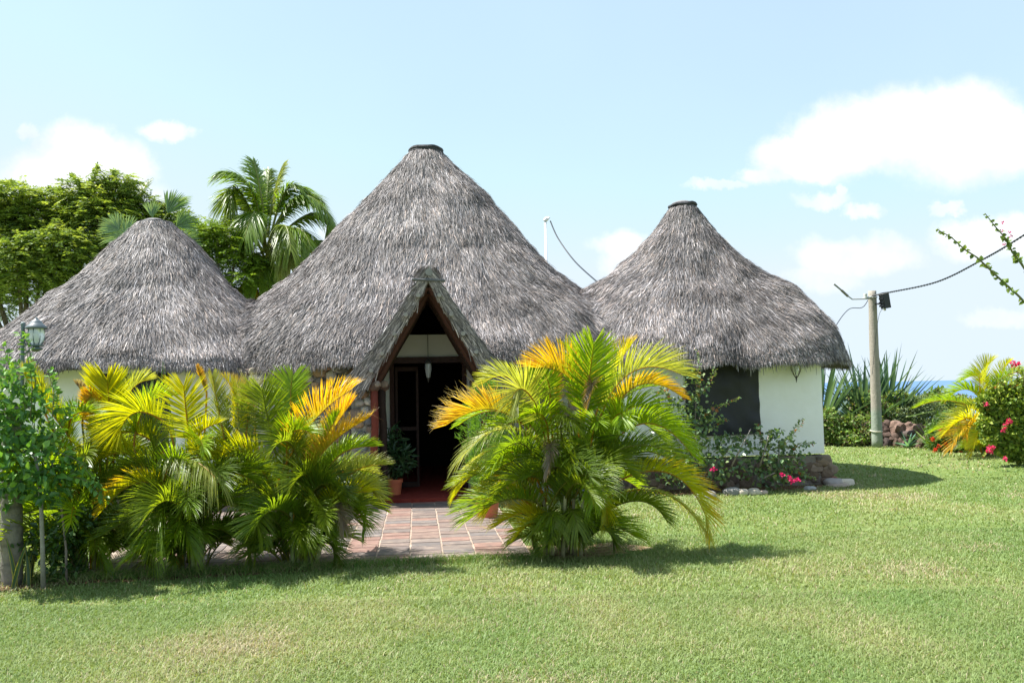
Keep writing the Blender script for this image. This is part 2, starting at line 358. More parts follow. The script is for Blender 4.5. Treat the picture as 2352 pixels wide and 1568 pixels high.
def roofz(k, U, V, raw=False):
    z = HUTS[k].z(U, V)
    o = np.max([HUTS[j].z(U, V) for j in range(3) if j != k], axis=0); d = z-o; K = .35
    delta = np.where(np.abs(d) < K, (K-np.abs(d))**2/(4*K), 0); delta = np.where(d < 0, delta*np.clip(1+d/.12, 0, 1), delta)
    bump = (value_noise(U+40, V+40, .9, 5+k)-.5)*.19+(value_noise(U+40, V+40, 2.6, 9+k)-.5)*.10+(value_noise(U+40, V+40, 6, 19+k)-.5)*.03
    return z+delta+bump*np.clip((HUTS[k].rho(U, V))/1., 0, 1), d
def in_porch(U, V, Z, grow=0.):
    hw = (3.30+grow-Z)/1.70
    return (np.abs(U) < np.clip(hw, 0, .92)) & (V < 1.35) & (Z < 3.3)
CUTC = lambda U, V, Z: in_porch(U, V, Z)
def roof(k, parent):
    H = HUTS[k]; nt, nr = 220, 70
    th = np.arange(nt)/nt*2*math.pi; rs = np.linspace(.02, 1, nr)**.9
    # find radius for unit metric along each direction
    T_, R_ = np.meshgrid(th, rs, indexing='ij')
    def pos(T_, R_):
        cu, sv = np.cos(T_), np.sin(T_)*H.b/H.R; n = 2.1+.6*R_
        q = (np.abs(np.cos(T_))**n+np.abs(np.sin(T_))**n)**(1/n)
        return H.u+cu*R_*H.R/q, H.v+sv*R_*H.R/q
    U, V = pos(T_, R_); Z, d = roofz(k, U, V)
    i = np.arange(nt*nr).reshape(nt, nr); j = np.roll(i, -1, 0)
    F = np.stack([i[:, :-1], i[:, 1:], j[:, 1:], j[:, :-1]], -1).reshape(-1, 4)
    P = np.stack([U, V, Z], -1).reshape(-1, 3)
    if k == 0:
        c = P[F].mean(1); F = F[~in_porch(c[:, 0], c[:, 1], c[:, 2], .05)]
    mb = MB(); mb.add(L2W(P), F, (.10, .092, .09))
    # soffit ring: thickness of the eave
    e = np.stack([U[:, -1], V[:, -1], Z[:, -1]-.02], -1); ctr = np.array([H.u, H.v, 0])
    inner = e.copy(); inner[:, :2] = ctr[:2]+(e[:, :2]-ctr[:2])*.86; inner[:, 2] = 2.08; inner2 = inner.copy(); inner2[:, :2] = ctr[:2]+(e[:, :2]-ctr[:2])*.5; inner2[:, 2] = 3.0
    q = np.concatenate([e, inner, inner2]); a = np.arange(nt); b = np.roll(a, -1)
    F2 = np.concatenate([np.stack([a, b, b+nt, a+nt], -1), np.stack([a+nt, b+nt, b+2*nt, a+2*nt], -1)])
    if k == 0: c = q[F2].mean(1); F2 = F2[~((np.abs(c[:, 0]) < 1.0) & (c[:, 1] < 2.0))]
    mb.add(L2W(q), F2, (.09, .07, .055))
    ro = mb.build('roof', M['thatch_core'], parent, smooth=True)
    # thatch straws
    n = 460000 if k == 0 else 290000
    t0 = np.where(rng.random(n) < .85, rng.uniform(math.pi*.93, math.pi*2.07, n), rng.uniform(0, math.pi, n)); r0 = np.sqrt(rng.uniform(.0, 1.0, n))
    U, V = pos(t0, r0); Z, d = roofz(k, U, V); keep = (d > -.04) & (r0*H.R > (.29 if k == 0 else .24))
    if k == 0: keep &= ~in_porch(U, V, Z, .1)
    t0, r0, U, V, Z = [a_[keep] for a_ in (t0, r0, U, V, Z)]; n = len(U)
    eps = .02; Zu, _ = roofz(k, U+eps, V); Zv, _ = roofz(k, U, V+eps)
    N = nrm(np.stack([-(Zu-Z)/eps, -(Zv-Z)/eps, np.ones(n)], -1))
    rad = nrm(np.stack([U-H.u, (V-H.v)*(H.R/H.b)**2, np.zeros(n)], -1)); down = rad-N*(rad*N).sum(-1, keepdims=True); down[:, 2] -= .0
    dn = nrm(np.array([0, 0, -1.])-N*(-N[:, 2:3])); down = nrm(nrm(down)*.55+dn*.45)
    nt_ = np.clip((.55-r0*H.R)/.3, 0, 1); down[:, 2] -= nt_*1.1; down = nrm(down)
    eave = r0 > .955; edge = np.clip((1.0-r0)/.12, .25, 1)
    side = nrm(np.cross(N, down)); yaw = rng.normal(0, .15, n)+(value_noise(U+40, V+40, 1.3, 31)-.5)*.5; down = nrm(down*np.cos(yaw)[:, None]+side*np.sin(yaw)[:, None]); side = nrm(np.cross(N, down))
    Lg = rng.uniform(.10, .30, n); lift = rng.uniform(-.012, .03, n)+(rng.random(n) < .03)*.04; w0 = rng.uniform(.003, .0075, n); Lg = Lg*edge
    base = np.stack([U, V, Z], -1)+N*rng.uniform(.0, .03, n)[:, None]
    p1 = base+down*Lg[:, None]*.55+N*(lift*.7)[:, None]; p2 = base+down*Lg[:, None]+N*(lift*.75)[:, None]
    p2[eave, 2] -= .03
    P3 = np.stack([base, p1, p2], 1); roll = rng.normal(0, .5, n); sd = nrm(side*np.cos(roll)[:, None]+N*np.sin(roll)[:, None])
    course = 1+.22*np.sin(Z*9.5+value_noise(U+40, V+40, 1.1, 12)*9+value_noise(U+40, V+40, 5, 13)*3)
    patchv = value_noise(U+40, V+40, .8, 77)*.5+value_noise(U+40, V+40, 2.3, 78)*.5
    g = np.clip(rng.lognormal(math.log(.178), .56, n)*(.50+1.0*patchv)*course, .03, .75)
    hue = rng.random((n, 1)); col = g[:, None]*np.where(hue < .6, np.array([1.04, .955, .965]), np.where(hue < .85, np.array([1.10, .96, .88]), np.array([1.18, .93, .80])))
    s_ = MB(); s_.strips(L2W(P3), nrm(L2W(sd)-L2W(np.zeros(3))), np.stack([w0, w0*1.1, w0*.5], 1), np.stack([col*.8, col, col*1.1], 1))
    # ragged fringe under the eave
    m = 7000; t1 = rng.uniform(math.pi*.95, math.pi*2.08, m); U, V = pos(t1, rng.uniform(.955, 1.0, m)); Z, d = roofz(k, U, V); kp = d > -.02
    if k == 0: kp &= ~(np.abs(U) < 1.05)
    U, V, Z = U[kp], V[kp], Z[kp]; m = len(U); rag = (value_noise(U*1+40, V*0+3, 3.2, 4)-.5)*.13+(rng.random(m) < .04)*.08
    b0 = np.stack([U, V, Z-.02], -1); rd = nrm(np.stack([U-H.u, V-H.v, np.zeros(m)], -1)); Lf = rng.uniform(.01, .075, m)+rag
    b2 = b0+rd*.02+np.array([0, 0, -1])*np.clip(Lf, .02, 1)[:, None]+rng.normal(0, .012, (m, 3))
    sd = nrm(np.cross(rd, [0, 0, 1.])); g = rng.uniform(.06, .34, m)[:, None]*np.array([1, .92, .86])
    s_.strips(L2W(np.stack([b0, (b0+b2)/2, b2], 1)), nrm(L2W(sd)-L2W(np.zeros(3))), np.full((m, 3), .014)*np.array([1, 1, .4]), g)
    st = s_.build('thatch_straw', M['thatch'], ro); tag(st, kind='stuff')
    # ridge ring binding the top
    cap = MB(); top = HUTS[k].P[0, 1]; rr = .285 if k == 0 else .235
    cx = L2W([H.u, H.v, 0]); zt = top-(.02 if k == 0 else .03)
    for q in range(2 if k == 0 else 1):
        th = np.linspace(0, 2*math.pi, 29)
        ring = np.stack([cx[0]+rr*np.cos(th)*1.03, cx[1]+rr*np.sin(th), zt+.015-.045*q+.008*np.sin(th*5+q)-(0 if k == 0 else .03)*(1-np.cos(th*1.))*.5], -1)
        cap.tube(ring, .048 if k == 0 else .036, (.045, .045, .05), 8, False, .06)
    cap.lathe([(.0, .075), (rr*.5, .065), (rr*.85, .03), (rr*1.0, -.08)], (cx[0], cx[1], zt+.02), (.2, .19, .19), 20)
    n = 150; th = rng.uniform(0, 6.28, n); q = rng.uniform(.1, .9, n)
    b0 = np.stack([cx[0]+rr*q*np.cos(th), cx[1]+rr*q*np.sin(th), zt+.09-.09*q**2], -1); dr = np.stack([np.cos(th), np.sin(th), -1.0+rng.normal(0, .2, n)], -1)
    b0[:, :2] = np.array(cx[:2])+(b0[:, :2]-np.array(cx[:2]))*.75; b1 = b0+dr*.03; b2 = b0+dr*.05+np.array([0, 0, -.03])
    cap.strips(np.stack([b0, b1, b2], 1), nrm(np.cross(dr, [0, 0, 1.])), np.full((n, 3), .016), rng.uniform(.1, .42, n)[:, None]*np.array([1, .97, .95]))
    cap.build('roof_cap', M['wood'], ro)
    return ro

# ---------------- walls
def wallbox(m, u0, u1, v0, v1, z0, z1, col=(.8, .8, .8)): m.box((u0, v0, z0), (u1, v1, z1), col, L2W)
def prism(m, poly, z0, z1, col=(.8, .8, .8)):
    poly = np.array(poly, float); n = len(poly); V = np.concatenate([np.column_stack([poly, np.full(n, z0)]), np.column_stack([poly, np.full(n, z1)])])
    m.add(L2W(V), [(k, (k+1) % n, (k+1) % n+n, k+n) for k in range(n)], col); b = m.n-2*n
    m.F.append(np.arange(n)[::-1]+b); m.T.append(np.array([n])); m.F.append(np.arange(n)+n+b); m.T.append(np.array([n]))
def screen(u0, u1, z0, z1, v, parent):
    nx, nz_ = 26, 22; m = MB(); U, Z = np.meshgrid(np.linspace(u0, u1, nx), np.linspace(z0, z1, nz_), indexing='ij')
    V = v+(value_noise(U+20, Z+20, 3, 61)-.5)*.05+(value_noise(U+20, Z+20, 7.5, 62)-.5)*.022+(value_noise(U*3+Z*2+20, Z+20, 3, 63)-.5)*.03; i = np.arange(nx*nz_).reshape(nx, nz_)
    m.add(L2W(np.stack([U, V, Z], -1)), np.stack([i[:-1, :-1], i[1:, :-1], i[1:, 1:], i[:-1, 1:]], -1).reshape(-1, 4), (.018, .019, .024))
    o = m.build('window_screen', M['cloth'], parent, smooth=True)
    r = MB()
    r.tube(L2W(np.array([(u0-.03, v-.012, z0), ((u0+u1)/2, v-.02, z0-.012), (u1+.03, v-.012, z0)])), .014, (.05, .045, .04), 8); r.build('batten', M['wood'], o)
    return o
def side_hut(k, sgn, label, wins, name='thatched_hut'):
    H = HUTS[k]; c = L2W([H.u, H.v, 0]); t = thing(name, c, label, 'hut', 'thatched roundhouses joined in a row')
    roof(k, t); c0 = H.u-.12 if k == 2 else H.u+.05; uL, uR = c0-1.73, c0+1.73; zt = 2.06; v0 = .6; th_ = .25
    if k == 2: uR = 6.42; uL = 3.0
    m = MB(); zs = .50; w0, w1, ws, wt = wins
    wallbox(m, uL, w0, v0, v0+th_, zs, zt); wallbox(m, w1, uR, v0, v0+th_, zs, zt); wallbox(m, w0, w1, v0, v0+th_, zs, ws); wallbox(m, w0, w1, v0, v0+th_, wt, zt)
    # flaring side walls and back
    for s_ in (-1, 1):
        e = uL if s_ < 0 else uR; f = e+s_*.55
        prism(m, [(e, v0+th_), (f, 2.4), (f, 4.3), (f-s_*.2, 4.3), (f-s_*.2, 2.45), (e-s_*.25, v0+th_)][::s_], zs, zt)
    wallbox(m, uL-.55+.2, uR+.55-.2, 4.05, 4.3, zs, zt)
    m.build('wall', M['plaster'], t)
    pl = MB(); wallbox(pl, uL-.04, uR+.04, v0-.05, v0+th_-.02, 0, zs-.03, (.2, .17, .14))
    n = 90
    for q in range(n):
        uu = rng.uniform(uL-.02, uR+.05); zz = rng.uniform(.06, zs-.08); rr = rng.uniform(.07, .13)
        rock(pl, L2W([uu, v0-.045, zz]), (rr, .05, rr*.75), np.array(random.choice([(.15, .105, .075), (.19, .135, .095), (.12, .095, .075), (.23, .17, .13), (.17, .12, .10)]))*random.uniform(.8, 1.2), sub=2)
    for q in range(10): rock(pl, L2W([uR+.05, v0+rng.uniform(0, .4), rng.uniform(.06, .42)]), (.07, .11, .09), (.24, .18, .13))
    pl.build('plinth', M['stone'], t)
    fr = MB(); wallbox(fr, w0, w1, v0+.12, v0+.16, ws, wt, (.01, .01, .01)); fr.build('window_dark_panel', M['dark'], t)  # flat near-black panel; its colour stands in for the unlit room behind
    screen(w0+.0, w1-.0, ws+.02, wt, v0-.02, t)
    return t
left = side_hut(1, -1, 'thatched hut with white wall at the left, behind the row of palm clumps', (-4.86, -3.87, .85, 2.0))
right = side_hut(2, 1, 'thatched hut with white wall and black window screen at the right, behind the bougainvillea', (4.10, 5.34, .84, 2.0))

# centre hut
H = HUTS[0]; CH = thing('thatched_hut', L2W([H.u, H.v, 0]), 'tallest thatched hut in the middle with pointed entrance porch and stone wall', 'hut', 'thatched roundhouses joined in a row')
roof(0, CH)
STC = [(.30, .20, .13), (.42, .30, .19), (.24, .22, .21), (.35, .33, .31), (.20, .15, .12), (.50, .47, .43), (.38, .22, .14), (.16, .155, .16), (.45, .38, .28), (.22, .24, .27)]
def stone_wall(parent, name, u0, u1, v, z0, z1, dirv=False, seed=0):
    m = MB(); r = []
    area = (u1-u0)*(z1-z0); tries = int(area*600)
    for _ in range(tries):
        s_ = rng.uniform(.05, .13); a = rng.uniform(u0+s_*.5, u1-s_*.5); z = rng.uniform(z0+.04, z1-s_*.3)
        if all((a-b[0])**2+((z-b[1])*1.25)**2 > ((s_+b[2])*.86)**2 for b in r): r.append((a, z, s_))
    for (a, z, s_) in r:
        c = np.array(random.choice(STC))*random.uniform(.8, 1.15)
        if dirv: rock(m, L2W([v, a, z]), (.05, s_, s_*.8), c)
        else: rock(m, L2W([a, v, z]), (s_, .055, s_*.82), c)
    return m.build(name, M['stone'], parent, smooth=False)
wl = MB(); wallbox(wl, -2.93, -.86, .62, .95, 0, 2.0); wallbox(wl, .86, 2.98, .62, .95, 0, 2.0)
wallbox(wl, -1.14, -.82, -.02, .62, 0, 1.82); wallbox(wl, .82, 1.14, -.02, .62, 0, 1.82)   # piers beside the porch
wallbox(wl, -2.9, -2.7, .95, 6., 0, 2.3); wallbox(wl, 2.7, 2.9, .95, 6., 0, 2.3); wallbox(wl, -2.7, 2.7, 5.8, 6.0, 0, 2.3)
wo = wl.build('wall', M['mortar'], CH)
stone_wall(wo, 'facing_stones', -2.93, -1.14, .61, 0, 2.03); stone_wall(wo, 'facing_stones', 1.14, 2.98, .61, 0, 2.03)
stone_wall(wo, 'facing_stones', -1.15, -.83, -.03, 0, 1.82); stone_wall(wo, 'facing_stones', .83, 1.15, -.03, 0, 1.82)
tp = MB()
for _ in range(26):
    a = rng.uniform(-2.9, -1.1); rock(tp, L2W([a, .66+rng.uniform(-.05, .1), 2.0+rng.uniform(-.02, .03)]), (rng.uniform(.07, .15), .08, rng.uniform(.03, .06)), np.array(random.choice(STC))*1.1)
for _ in range(26):
    a = rng.uniform(1.1, 2.9); rock(tp, L2W([a, .66+rng.uniform(-.05, .1), 2.0+rng.uniform(-.02, .03)]), (rng.uniform(.07, .15), .08, rng.uniform(.03, .06)), np.array(random.choice(STC))*1.1)
tp.build('coping_stones', M['stone'], wo)
rm = MB(); wallbox(rm, -2.65, 2.65, 5.2, 5.25, .0, 3.2, (.02, .02, .02)); rm.build('room_dark_panel', M['dark'], CH)  # added near-black panel: the room's darkness is put into its colour
pi_ = MB()  # porch inner wall with door opening
wallbox(pi_, -.84, -.62, 1.2, 1.34, .03, 2.10); wallbox(pi_, .62, .84, 1.2, 1.34, .03, 2.10)
V = np.array([(-.80, 1.2, 2.20), (.80, 1.2, 2.20), (.46, 1.2, 2.56), (-.46, 1.2, 2.56), (-.80, 1.32, 2.20), (.80, 1.32, 2.20), (.46, 1.32, 2.56), (-.46, 1.32, 2.56)])
pi_.add(L2W(V), [(0, 1, 2, 3), (5, 4, 7, 6), (3, 2, 6, 7), (0, 4, 5, 1), (1, 5, 6, 2), (4, 0, 3, 7)], (.7, .7, .7))
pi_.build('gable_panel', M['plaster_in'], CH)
li = MB(); wallbox(li, -.84, .84, 1.16, 1.36, 2.10, 2.20, (.05, .03, .025)); li.build('lintel', M['wood'], CH)
for (a_, b_) in ((-.62, -.55), (.55, .62)):
    df = MB(); wallbox(df, a_, b_, 1.18, 1.30, .03, 2.10, (.045, .02, .015)); df.build('door_jamb', M['wood'], CH)
dl = MB()
for (a, b, z0, z1) in ((-.54, -.50, .05, 2.05), (-.20, -.16, .05, 2.05), (-.50, -.20, .05, .16), (-.50, -.20, 1.0, 1.06), (-.50, -.20, 1.98, 2.05)): wallbox(dl, a, b, 1.5, 1.54, z0, z1, (.05, .03, .025))
dl.build('door', M['wood'], CH)
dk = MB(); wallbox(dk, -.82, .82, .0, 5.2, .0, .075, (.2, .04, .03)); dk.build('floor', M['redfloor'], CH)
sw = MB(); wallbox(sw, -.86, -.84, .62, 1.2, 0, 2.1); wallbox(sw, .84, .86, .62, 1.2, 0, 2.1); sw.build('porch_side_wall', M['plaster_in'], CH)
# porch roof
PO = MB(); F0, F1 = -.20, 1.3
def porch_pt(s, t, side, v):      # t 0 ridge .. 1 eave ; s 0 inner, 1 outer
    ui, zi = .86*t, 3.22-1.46*t; uo, zo = 1.16*t+.12*t**3, 3.46-(3.46-1.70)*t**.92
    return np.array([side*(ui*(1-s)+uo*s), v, zi*(1-s)+zo*s])
for side in (-1, 1):
    for a in range(14):
        t0, t1 = a/14, (a+1)/14
        q = [porch_pt(s, t, side, v) for v in (F0, F1) for s in (0, 1) for t in (t0, t1)]
        PO.add(L2W(np.array(q)), [(0, 1, 3, 2), (2, 3, 7, 6), (0, 4, 5, 1), (1, 5, 7, 3)], (.20, .17, .14))
po = PO.build('porch_roof', M['thatch_core'], CH)
n = 48000; side = np.where(rng.random(n) < .5, -1, 1); t = rng.uniform(0, 1.0, n); v = rng.uniform(F0-.02, F1, n)
uo = 1.16*t+.12*t**3; zo = 3.46-1.76*t**.92; B = np.stack([side*uo, v, zo], -1)
dz = -1.71*.92*np.clip(t, .02, 1)**(-.08)/1.22; Dn = nrm(np.stack([side*np.ones(n), rng.normal(-.06, .16, n), dz], -1)); N = nrm(np.stack([side*(-dz), np.zeros(n), np.ones(n)], -1)); sdv = nrm(np.cross(N, Dn))
Lg = rng.uniform(.12, .34, n); ro_ = rng.normal(0, .6, n); sdr = nrm(sdv*np.cos(ro_)[:, None]+N*np.sin(ro_)[:, None]); lf = rng.uniform(0, .05, n)
P3 = np.stack([B+N*.005, B+Dn*Lg[:, None]*.5+N*lf[:, None], B+Dn*Lg[:, None]*np.where(t > .85, .75, 1)[:, None]+N*lf[:, None]*.9], 1)
g = np.clip(rng.lognormal(math.log(.19), .55, n), .05, .65)[:, None]*np.array([1.02, .97, .94]); wd = rng.uniform(.006, .013, n)
S2 = MB(); S2.strips(L2W(P3), nrm(L2W(sdr)-L2W(np.zeros(3))), np.stack([wd, wd, wd*.5], 1), g)
# long straws along the front edge
n = 11000; side = np.where(rng.random(n) < .5, -1, 1); t = rng.uniform(0, .97, n); s_ = rng.uniform(.05, 1.12, n)
B = np.stack([side*((.86*t)*(1-s_)+(1.16*t+.12*t**3)*s_), F0-rng.uniform(0, .05, n), (3.22-1.46*t)*(1-s_)+(3.46-1.76*t**.92)*s_], -1)
Dn = nrm(np.stack([side*(1.+rng.normal(0, .22, n)), rng.normal(-.05, .09, n), -1.58+rng.normal(0, .25, n)], -1)); Lg = rng.uniform(.08, .3, n)
P3 = np.stack([B, B+Dn*Lg[:, None]*.5, B+Dn*Lg[:, None]], 1)
g = np.clip(rng.lognormal(math.log(.20), .6, n), .03, .6)[:, None]*np.array([1.1, .95, .88])
S2.strips(L2W(P3), nrm(L2W(nrm(np.cross(Dn, [0, 1., 0])))-L2W(np.zeros(3))), np.full((n, 3), .009), g)
tag(S2.build('thatch_straw', M['thatch'], po), kind='stuff')
# flared thatch sweeping down left
def log(m, a, b, r, col, seg=10, wob=.05):
    a = np.array(a, float); b = np.array(b, float); tt = np.linspace(0, 1, 7)[:, None]
    P = a*(1-tt)+b*tt+rng.normal(0, r*.12, (7, 3))*np.array([1, 1, .5]); m.tube(L2W(P), r, col, seg, True, wob)
RED, DRK, GRY = (.16, .035, .022), (.035, .02, .015), (.30, .28, .26)
for side in (-1, 1):
    for (off, v, r) in ((.02, -.17, .045), (-.05, -.02, .05), (-.05, .45, .045), (-.05, .95, .045)):
        m = MB(); c = (.07, .028, .018) if v < 0 else (.05, .03, .022)
        log(m, (side*(.03), v, 3.14+off), (side*(.88+off), v, 1.70), r, c); m.build('rafter', M['wood'], po)
    for t in (.16, .34, .52, .70, .86):
        m = MB(); q = porch_pt(.30, t, side, 0); log(m, (q[0], F0-.12-random.uniform(0, .04), q[2]), (q[0], F1, q[2]), random.uniform(.026, .036), GRY); m.build('purlin', M['wood'], po)
m = MB(); log(m, (0, F0-.06, 3.37), (0, .9, 3.37), .055, (.24, .23, .22)); m.build('ridge_log', M['wood'], po)
m = MB(); log(m, (-.24, F0-.05, 3.27), (.24, F0-.05, 3.25), .022, (.12, .12, .125)); m.build('cross_pole', M['wood'], po)
n = 500; th = rng.uniform(0, math.pi, n); v = rng.uniform(F0-.05, .6, n); B = np.stack([.10*np.cos(th), v, 3.42+.07*np.sin(th)], -1); Dn = np.stack([np.cos(th), rng.normal(0, .1, n), -.8+np.sin(th)*.4], -1)
m = MB(); m.strips(L2W(np.stack([B, B+Dn*.06, B+Dn*.12+np.array([0, 0, -.03])], 1)), nrm(np.tile(np.array([[SA*-1, CA, 0.]]), (n, 1))), np.full((n, 3), .013), rng.uniform(.12, .5, n)[:, None]*np.array([1, .96, .9])); m.build('ridge_thatch', M['thatch'], po)
for (a, v, r, c) in ((-.80, -.13, .055, RED), (.80, -.13, .055, RED), (-.70, .30, .06, DRK), (.70, .30, .06, DRK)):
    m = MB(); log(m, (a, v, .02), (a, v, 1.72), r, c, 12, .03); pt = m.build('post', M['wood'], CH, smooth=True)
    m = MB(); rock(m, L2W([a, v, 1.73]), (.10, .09, .075), (.10, .06, .045)); rock(m, L2W([a+.03, v-.05, 1.76]), (.06, .05, .05), (.26, .2, .16)); m.build('post_head', M['wood'], pt)
# hanging lantern under the lintel
q = L2W([.0, 1.02, 2.0])
ln = thing('lantern', q, 'dark pointed lantern hanging in the middle of the entrance under the lintel', 'lantern')
m = MB(); m.lathe([(.0, .16), (.02, .16), (.06, .10), (.055, .08)], q, (.05, .05, .05), 12); m.lathe([(.03, -.14), (.004, -.22)], q, (.05, .05, .05), 12); m.tube([(q[0], q[1], q[2]+.15), (q[0], q[1], q[2]+.55)], .006, (.05, .05, .05), 6); m.build('lantern_frame', M['metal'], ln)
m = MB(); m.lathe([(.05, .08), (.055, .0), (.03, -.14)], q, (.4, .4, .4), 12); m.build('lantern_glass', M['glass'], ln)
q = L2W([5.92, .46, 1.86])
ln = thing('wall_lantern', q, 'black wire wall lantern tucked under the right hut eave', 'lantern')
m = MB(); m.lathe([(.09, .10), (.09, .085), (.085, .10)], q, (.03, .03, .03), 14); m.lathe([(.02, -.10), (.003, -.20)], q, (.03, .03, .03), 10)
for a in range(6):
    t_ = a*math.pi/3; tt = np.linspace(0, 1, 7); rr_ = .088*np.cos(tt*1.35)+.002; m.tube(np.stack([q[0]+rr_*math.cos(t_), q[1]+rr_*math.sin(t_), q[2]+.09-.2*tt], -1), .005, (.03, .03, .03), 5)
m.tube([L2W([5.92, .6, 2.0]), L2W([5.92, .46, 2.0]), (q[0], q[1], q[2]+.1)], .008, (.03, .03, .03), 6); m.build('lantern_cage', M['metal'], ln)
m = MB(); m.lathe([(.0, .08), (.04, .07), (.045, .0), (.01, -.08)], q, (.5, .5, .5), 12); m.build('lantern_bulb', M['glass'], ln)
#PART2
# ================================================================== PALM FRONDS
PCOL = dict(g=((.11, .175, .016), (.18, .245, .018)), b=((.15, .28, .012), (.24, .35, .012)), y=((.26, .33, .010), (.42, .41, .010)), o=((.42, .33, .012), (.55, .32, .02)),
            p=((.22, .29, .06), (.34, .36, .10)), d=((.065, .12, .014), (.10, .155, .016)), k=((.20, .15, .11), (.30, .26, .22)), c=((.10, .19, .02), (.18, .27, .02)))
def bez(P0, P1, P2, t):
    t = t[:, None]; return (1-t)**2*P0+2*t*(1-t)*P1+t*t*P2
def frond(mb, P0, P1, P2, c='g', n=46, L=.30, wd=.017, nref='u', vee=.92, bare=.12, droop=.15, tipc=None, a0=74, a1=26, rr=.008, rcol=None, big=False):
    P0, P1, P2 = [np.asarray(q, float) for q in (P0, P1, P2)]
    if not big: n = int(n*1.5); L = L*1.15; wd = wd*.78
    tt = np.linspace(0, 1, 14); R = bez(P0, P1, P2, tt); c0, c1 = [np.array(q) for q in PCOL[c]]
    rc = np.array(rcol if rcol is not None else ((.40, .24, .03) if c in 'byop' else (.16, .17, .03) if c != 'k' else (.2, .15, .1)))
    mb.tube(R, np.linspace(rr*1.3, rr*.3, 14), rc, 5, False)
    t = bare+(1-bare)*np.linspace(0, 1, n); P = bez(P0, P1, P2, t); T = nrm(bez(P0, P1, P2, np.clip(t+.01, 0, 1.01))-bez(P0, P1, P2, t-.01))
    ref = {'u': np.array([0, 0, 1.]), 'c': np.array([0, -1, .15]), 'a': np.array([0, 1, .2])}[nref] if isinstance(nref, str) else np.asarray(nref, float)
    if nref == 'u':
        # vertical plane of the arc: its outward side
        hor = P2-P0; hor[2] = 0; hor = hor/(np.linalg.norm(hor)+1e-6); ref = np.array([0, 0, 1.])-hor*.35
    N = nrm(ref-T*(T@ref)[:, None]); S = np.cross(T, N)
    s = np.linspace(0, 1, n); Ls = L*(.45+.55*np.sin(np.clip(s*1.9+.25, 0, math.pi/2)))*(1-.55*np.clip((s-.55)/.45, 0, 1)**1.4)
    al = np.radians(a0+(a1-a0)*s**1.2)
    K = np.array([0, .22, .5, .78, 1.])
    for sg in (-1, 1):
        jit = rng.normal(0, .07, n); v_ = vee+rng.normal(0, .10, n); lat = nrm(S*sg*np.cos(v_)[:, None]+N*np.sin(v_)[:, None])
        D = nrm(T*np.cos(al+jit)[:, None]+lat*np.sin(al+jit)[:, None]); ll = Ls*rng.uniform(.88, 1.08, n)
        Q = P[:, None]+D[:, None]*(K[None, :, None]*ll[:, None, None]); dr = droop*rng.uniform(.6, 1.5, n)
        Q[..., 2] -= (K**2.2)[None]*dr[:, None]*ll[:, None]
        Q += (T*1.)[:, None]*(K**2)[None, :, None]*ll[:, None, None]*.12
        tw = nrm(T-D*(T*D).sum(-1, keepdims=True)); Wv = nrm(tw+N*rng.normal(0, .25, n)[:, None])
        wdt = wd*np.array([.55, 1., .95, .62, .08])[None]*rng.uniform(.8, 1.15, n)[:, None]*(1-.35*s)[:, None]
        mixv = rng.random((n, 1))*.6+.4*s[:, None]; cc = c0*(1-mixv)+c1*mixv; cc = cc*rng.uniform(.85, 1.15, (n, 1)); C = np.repeat(cc[:, None], 5, 1)
        if c == 'o': fo = (np.clip(.75-K[None]*1.1-.35*s[:, None], 0, 1))[..., None]; C = C*(1-fo)+np.array([.17, .24, .02])*fo
        if tipc:
            tcx = np.array(PCOL[tipc][1]); f = (np.clip(K[None]-.45, 0, 1)*1.8*rng.uniform(.4, 1.3, (n, 1))*np.clip(s*1.8, .3, 1)[:, None])[..., None]; f = np.clip(f, 0, 1); C = C*(1-f)+tcx*f
            if tipc == 'k': Q[:, -1] += rng.normal(0, .03, (n, 3)); Q[:, -1, 2] += .02
        NN = nrm(np.cross(D, Wv)); mb.strips(Q, Wv, wdt, C, .16, NN)
PX = {'A': lambda x, y: (x*.43946, 689.1+y*.43946), 'B': lambda x, y: (992.25+x*.3868, 716.6+y*.3868), 'D': lambda x, y: (x, y), 'F': lambda x, y: (x*.3516, 349+y*.3516),
      'R': lambda x, y: (2021.25+x*.2051, 780.9+y*.2051)}
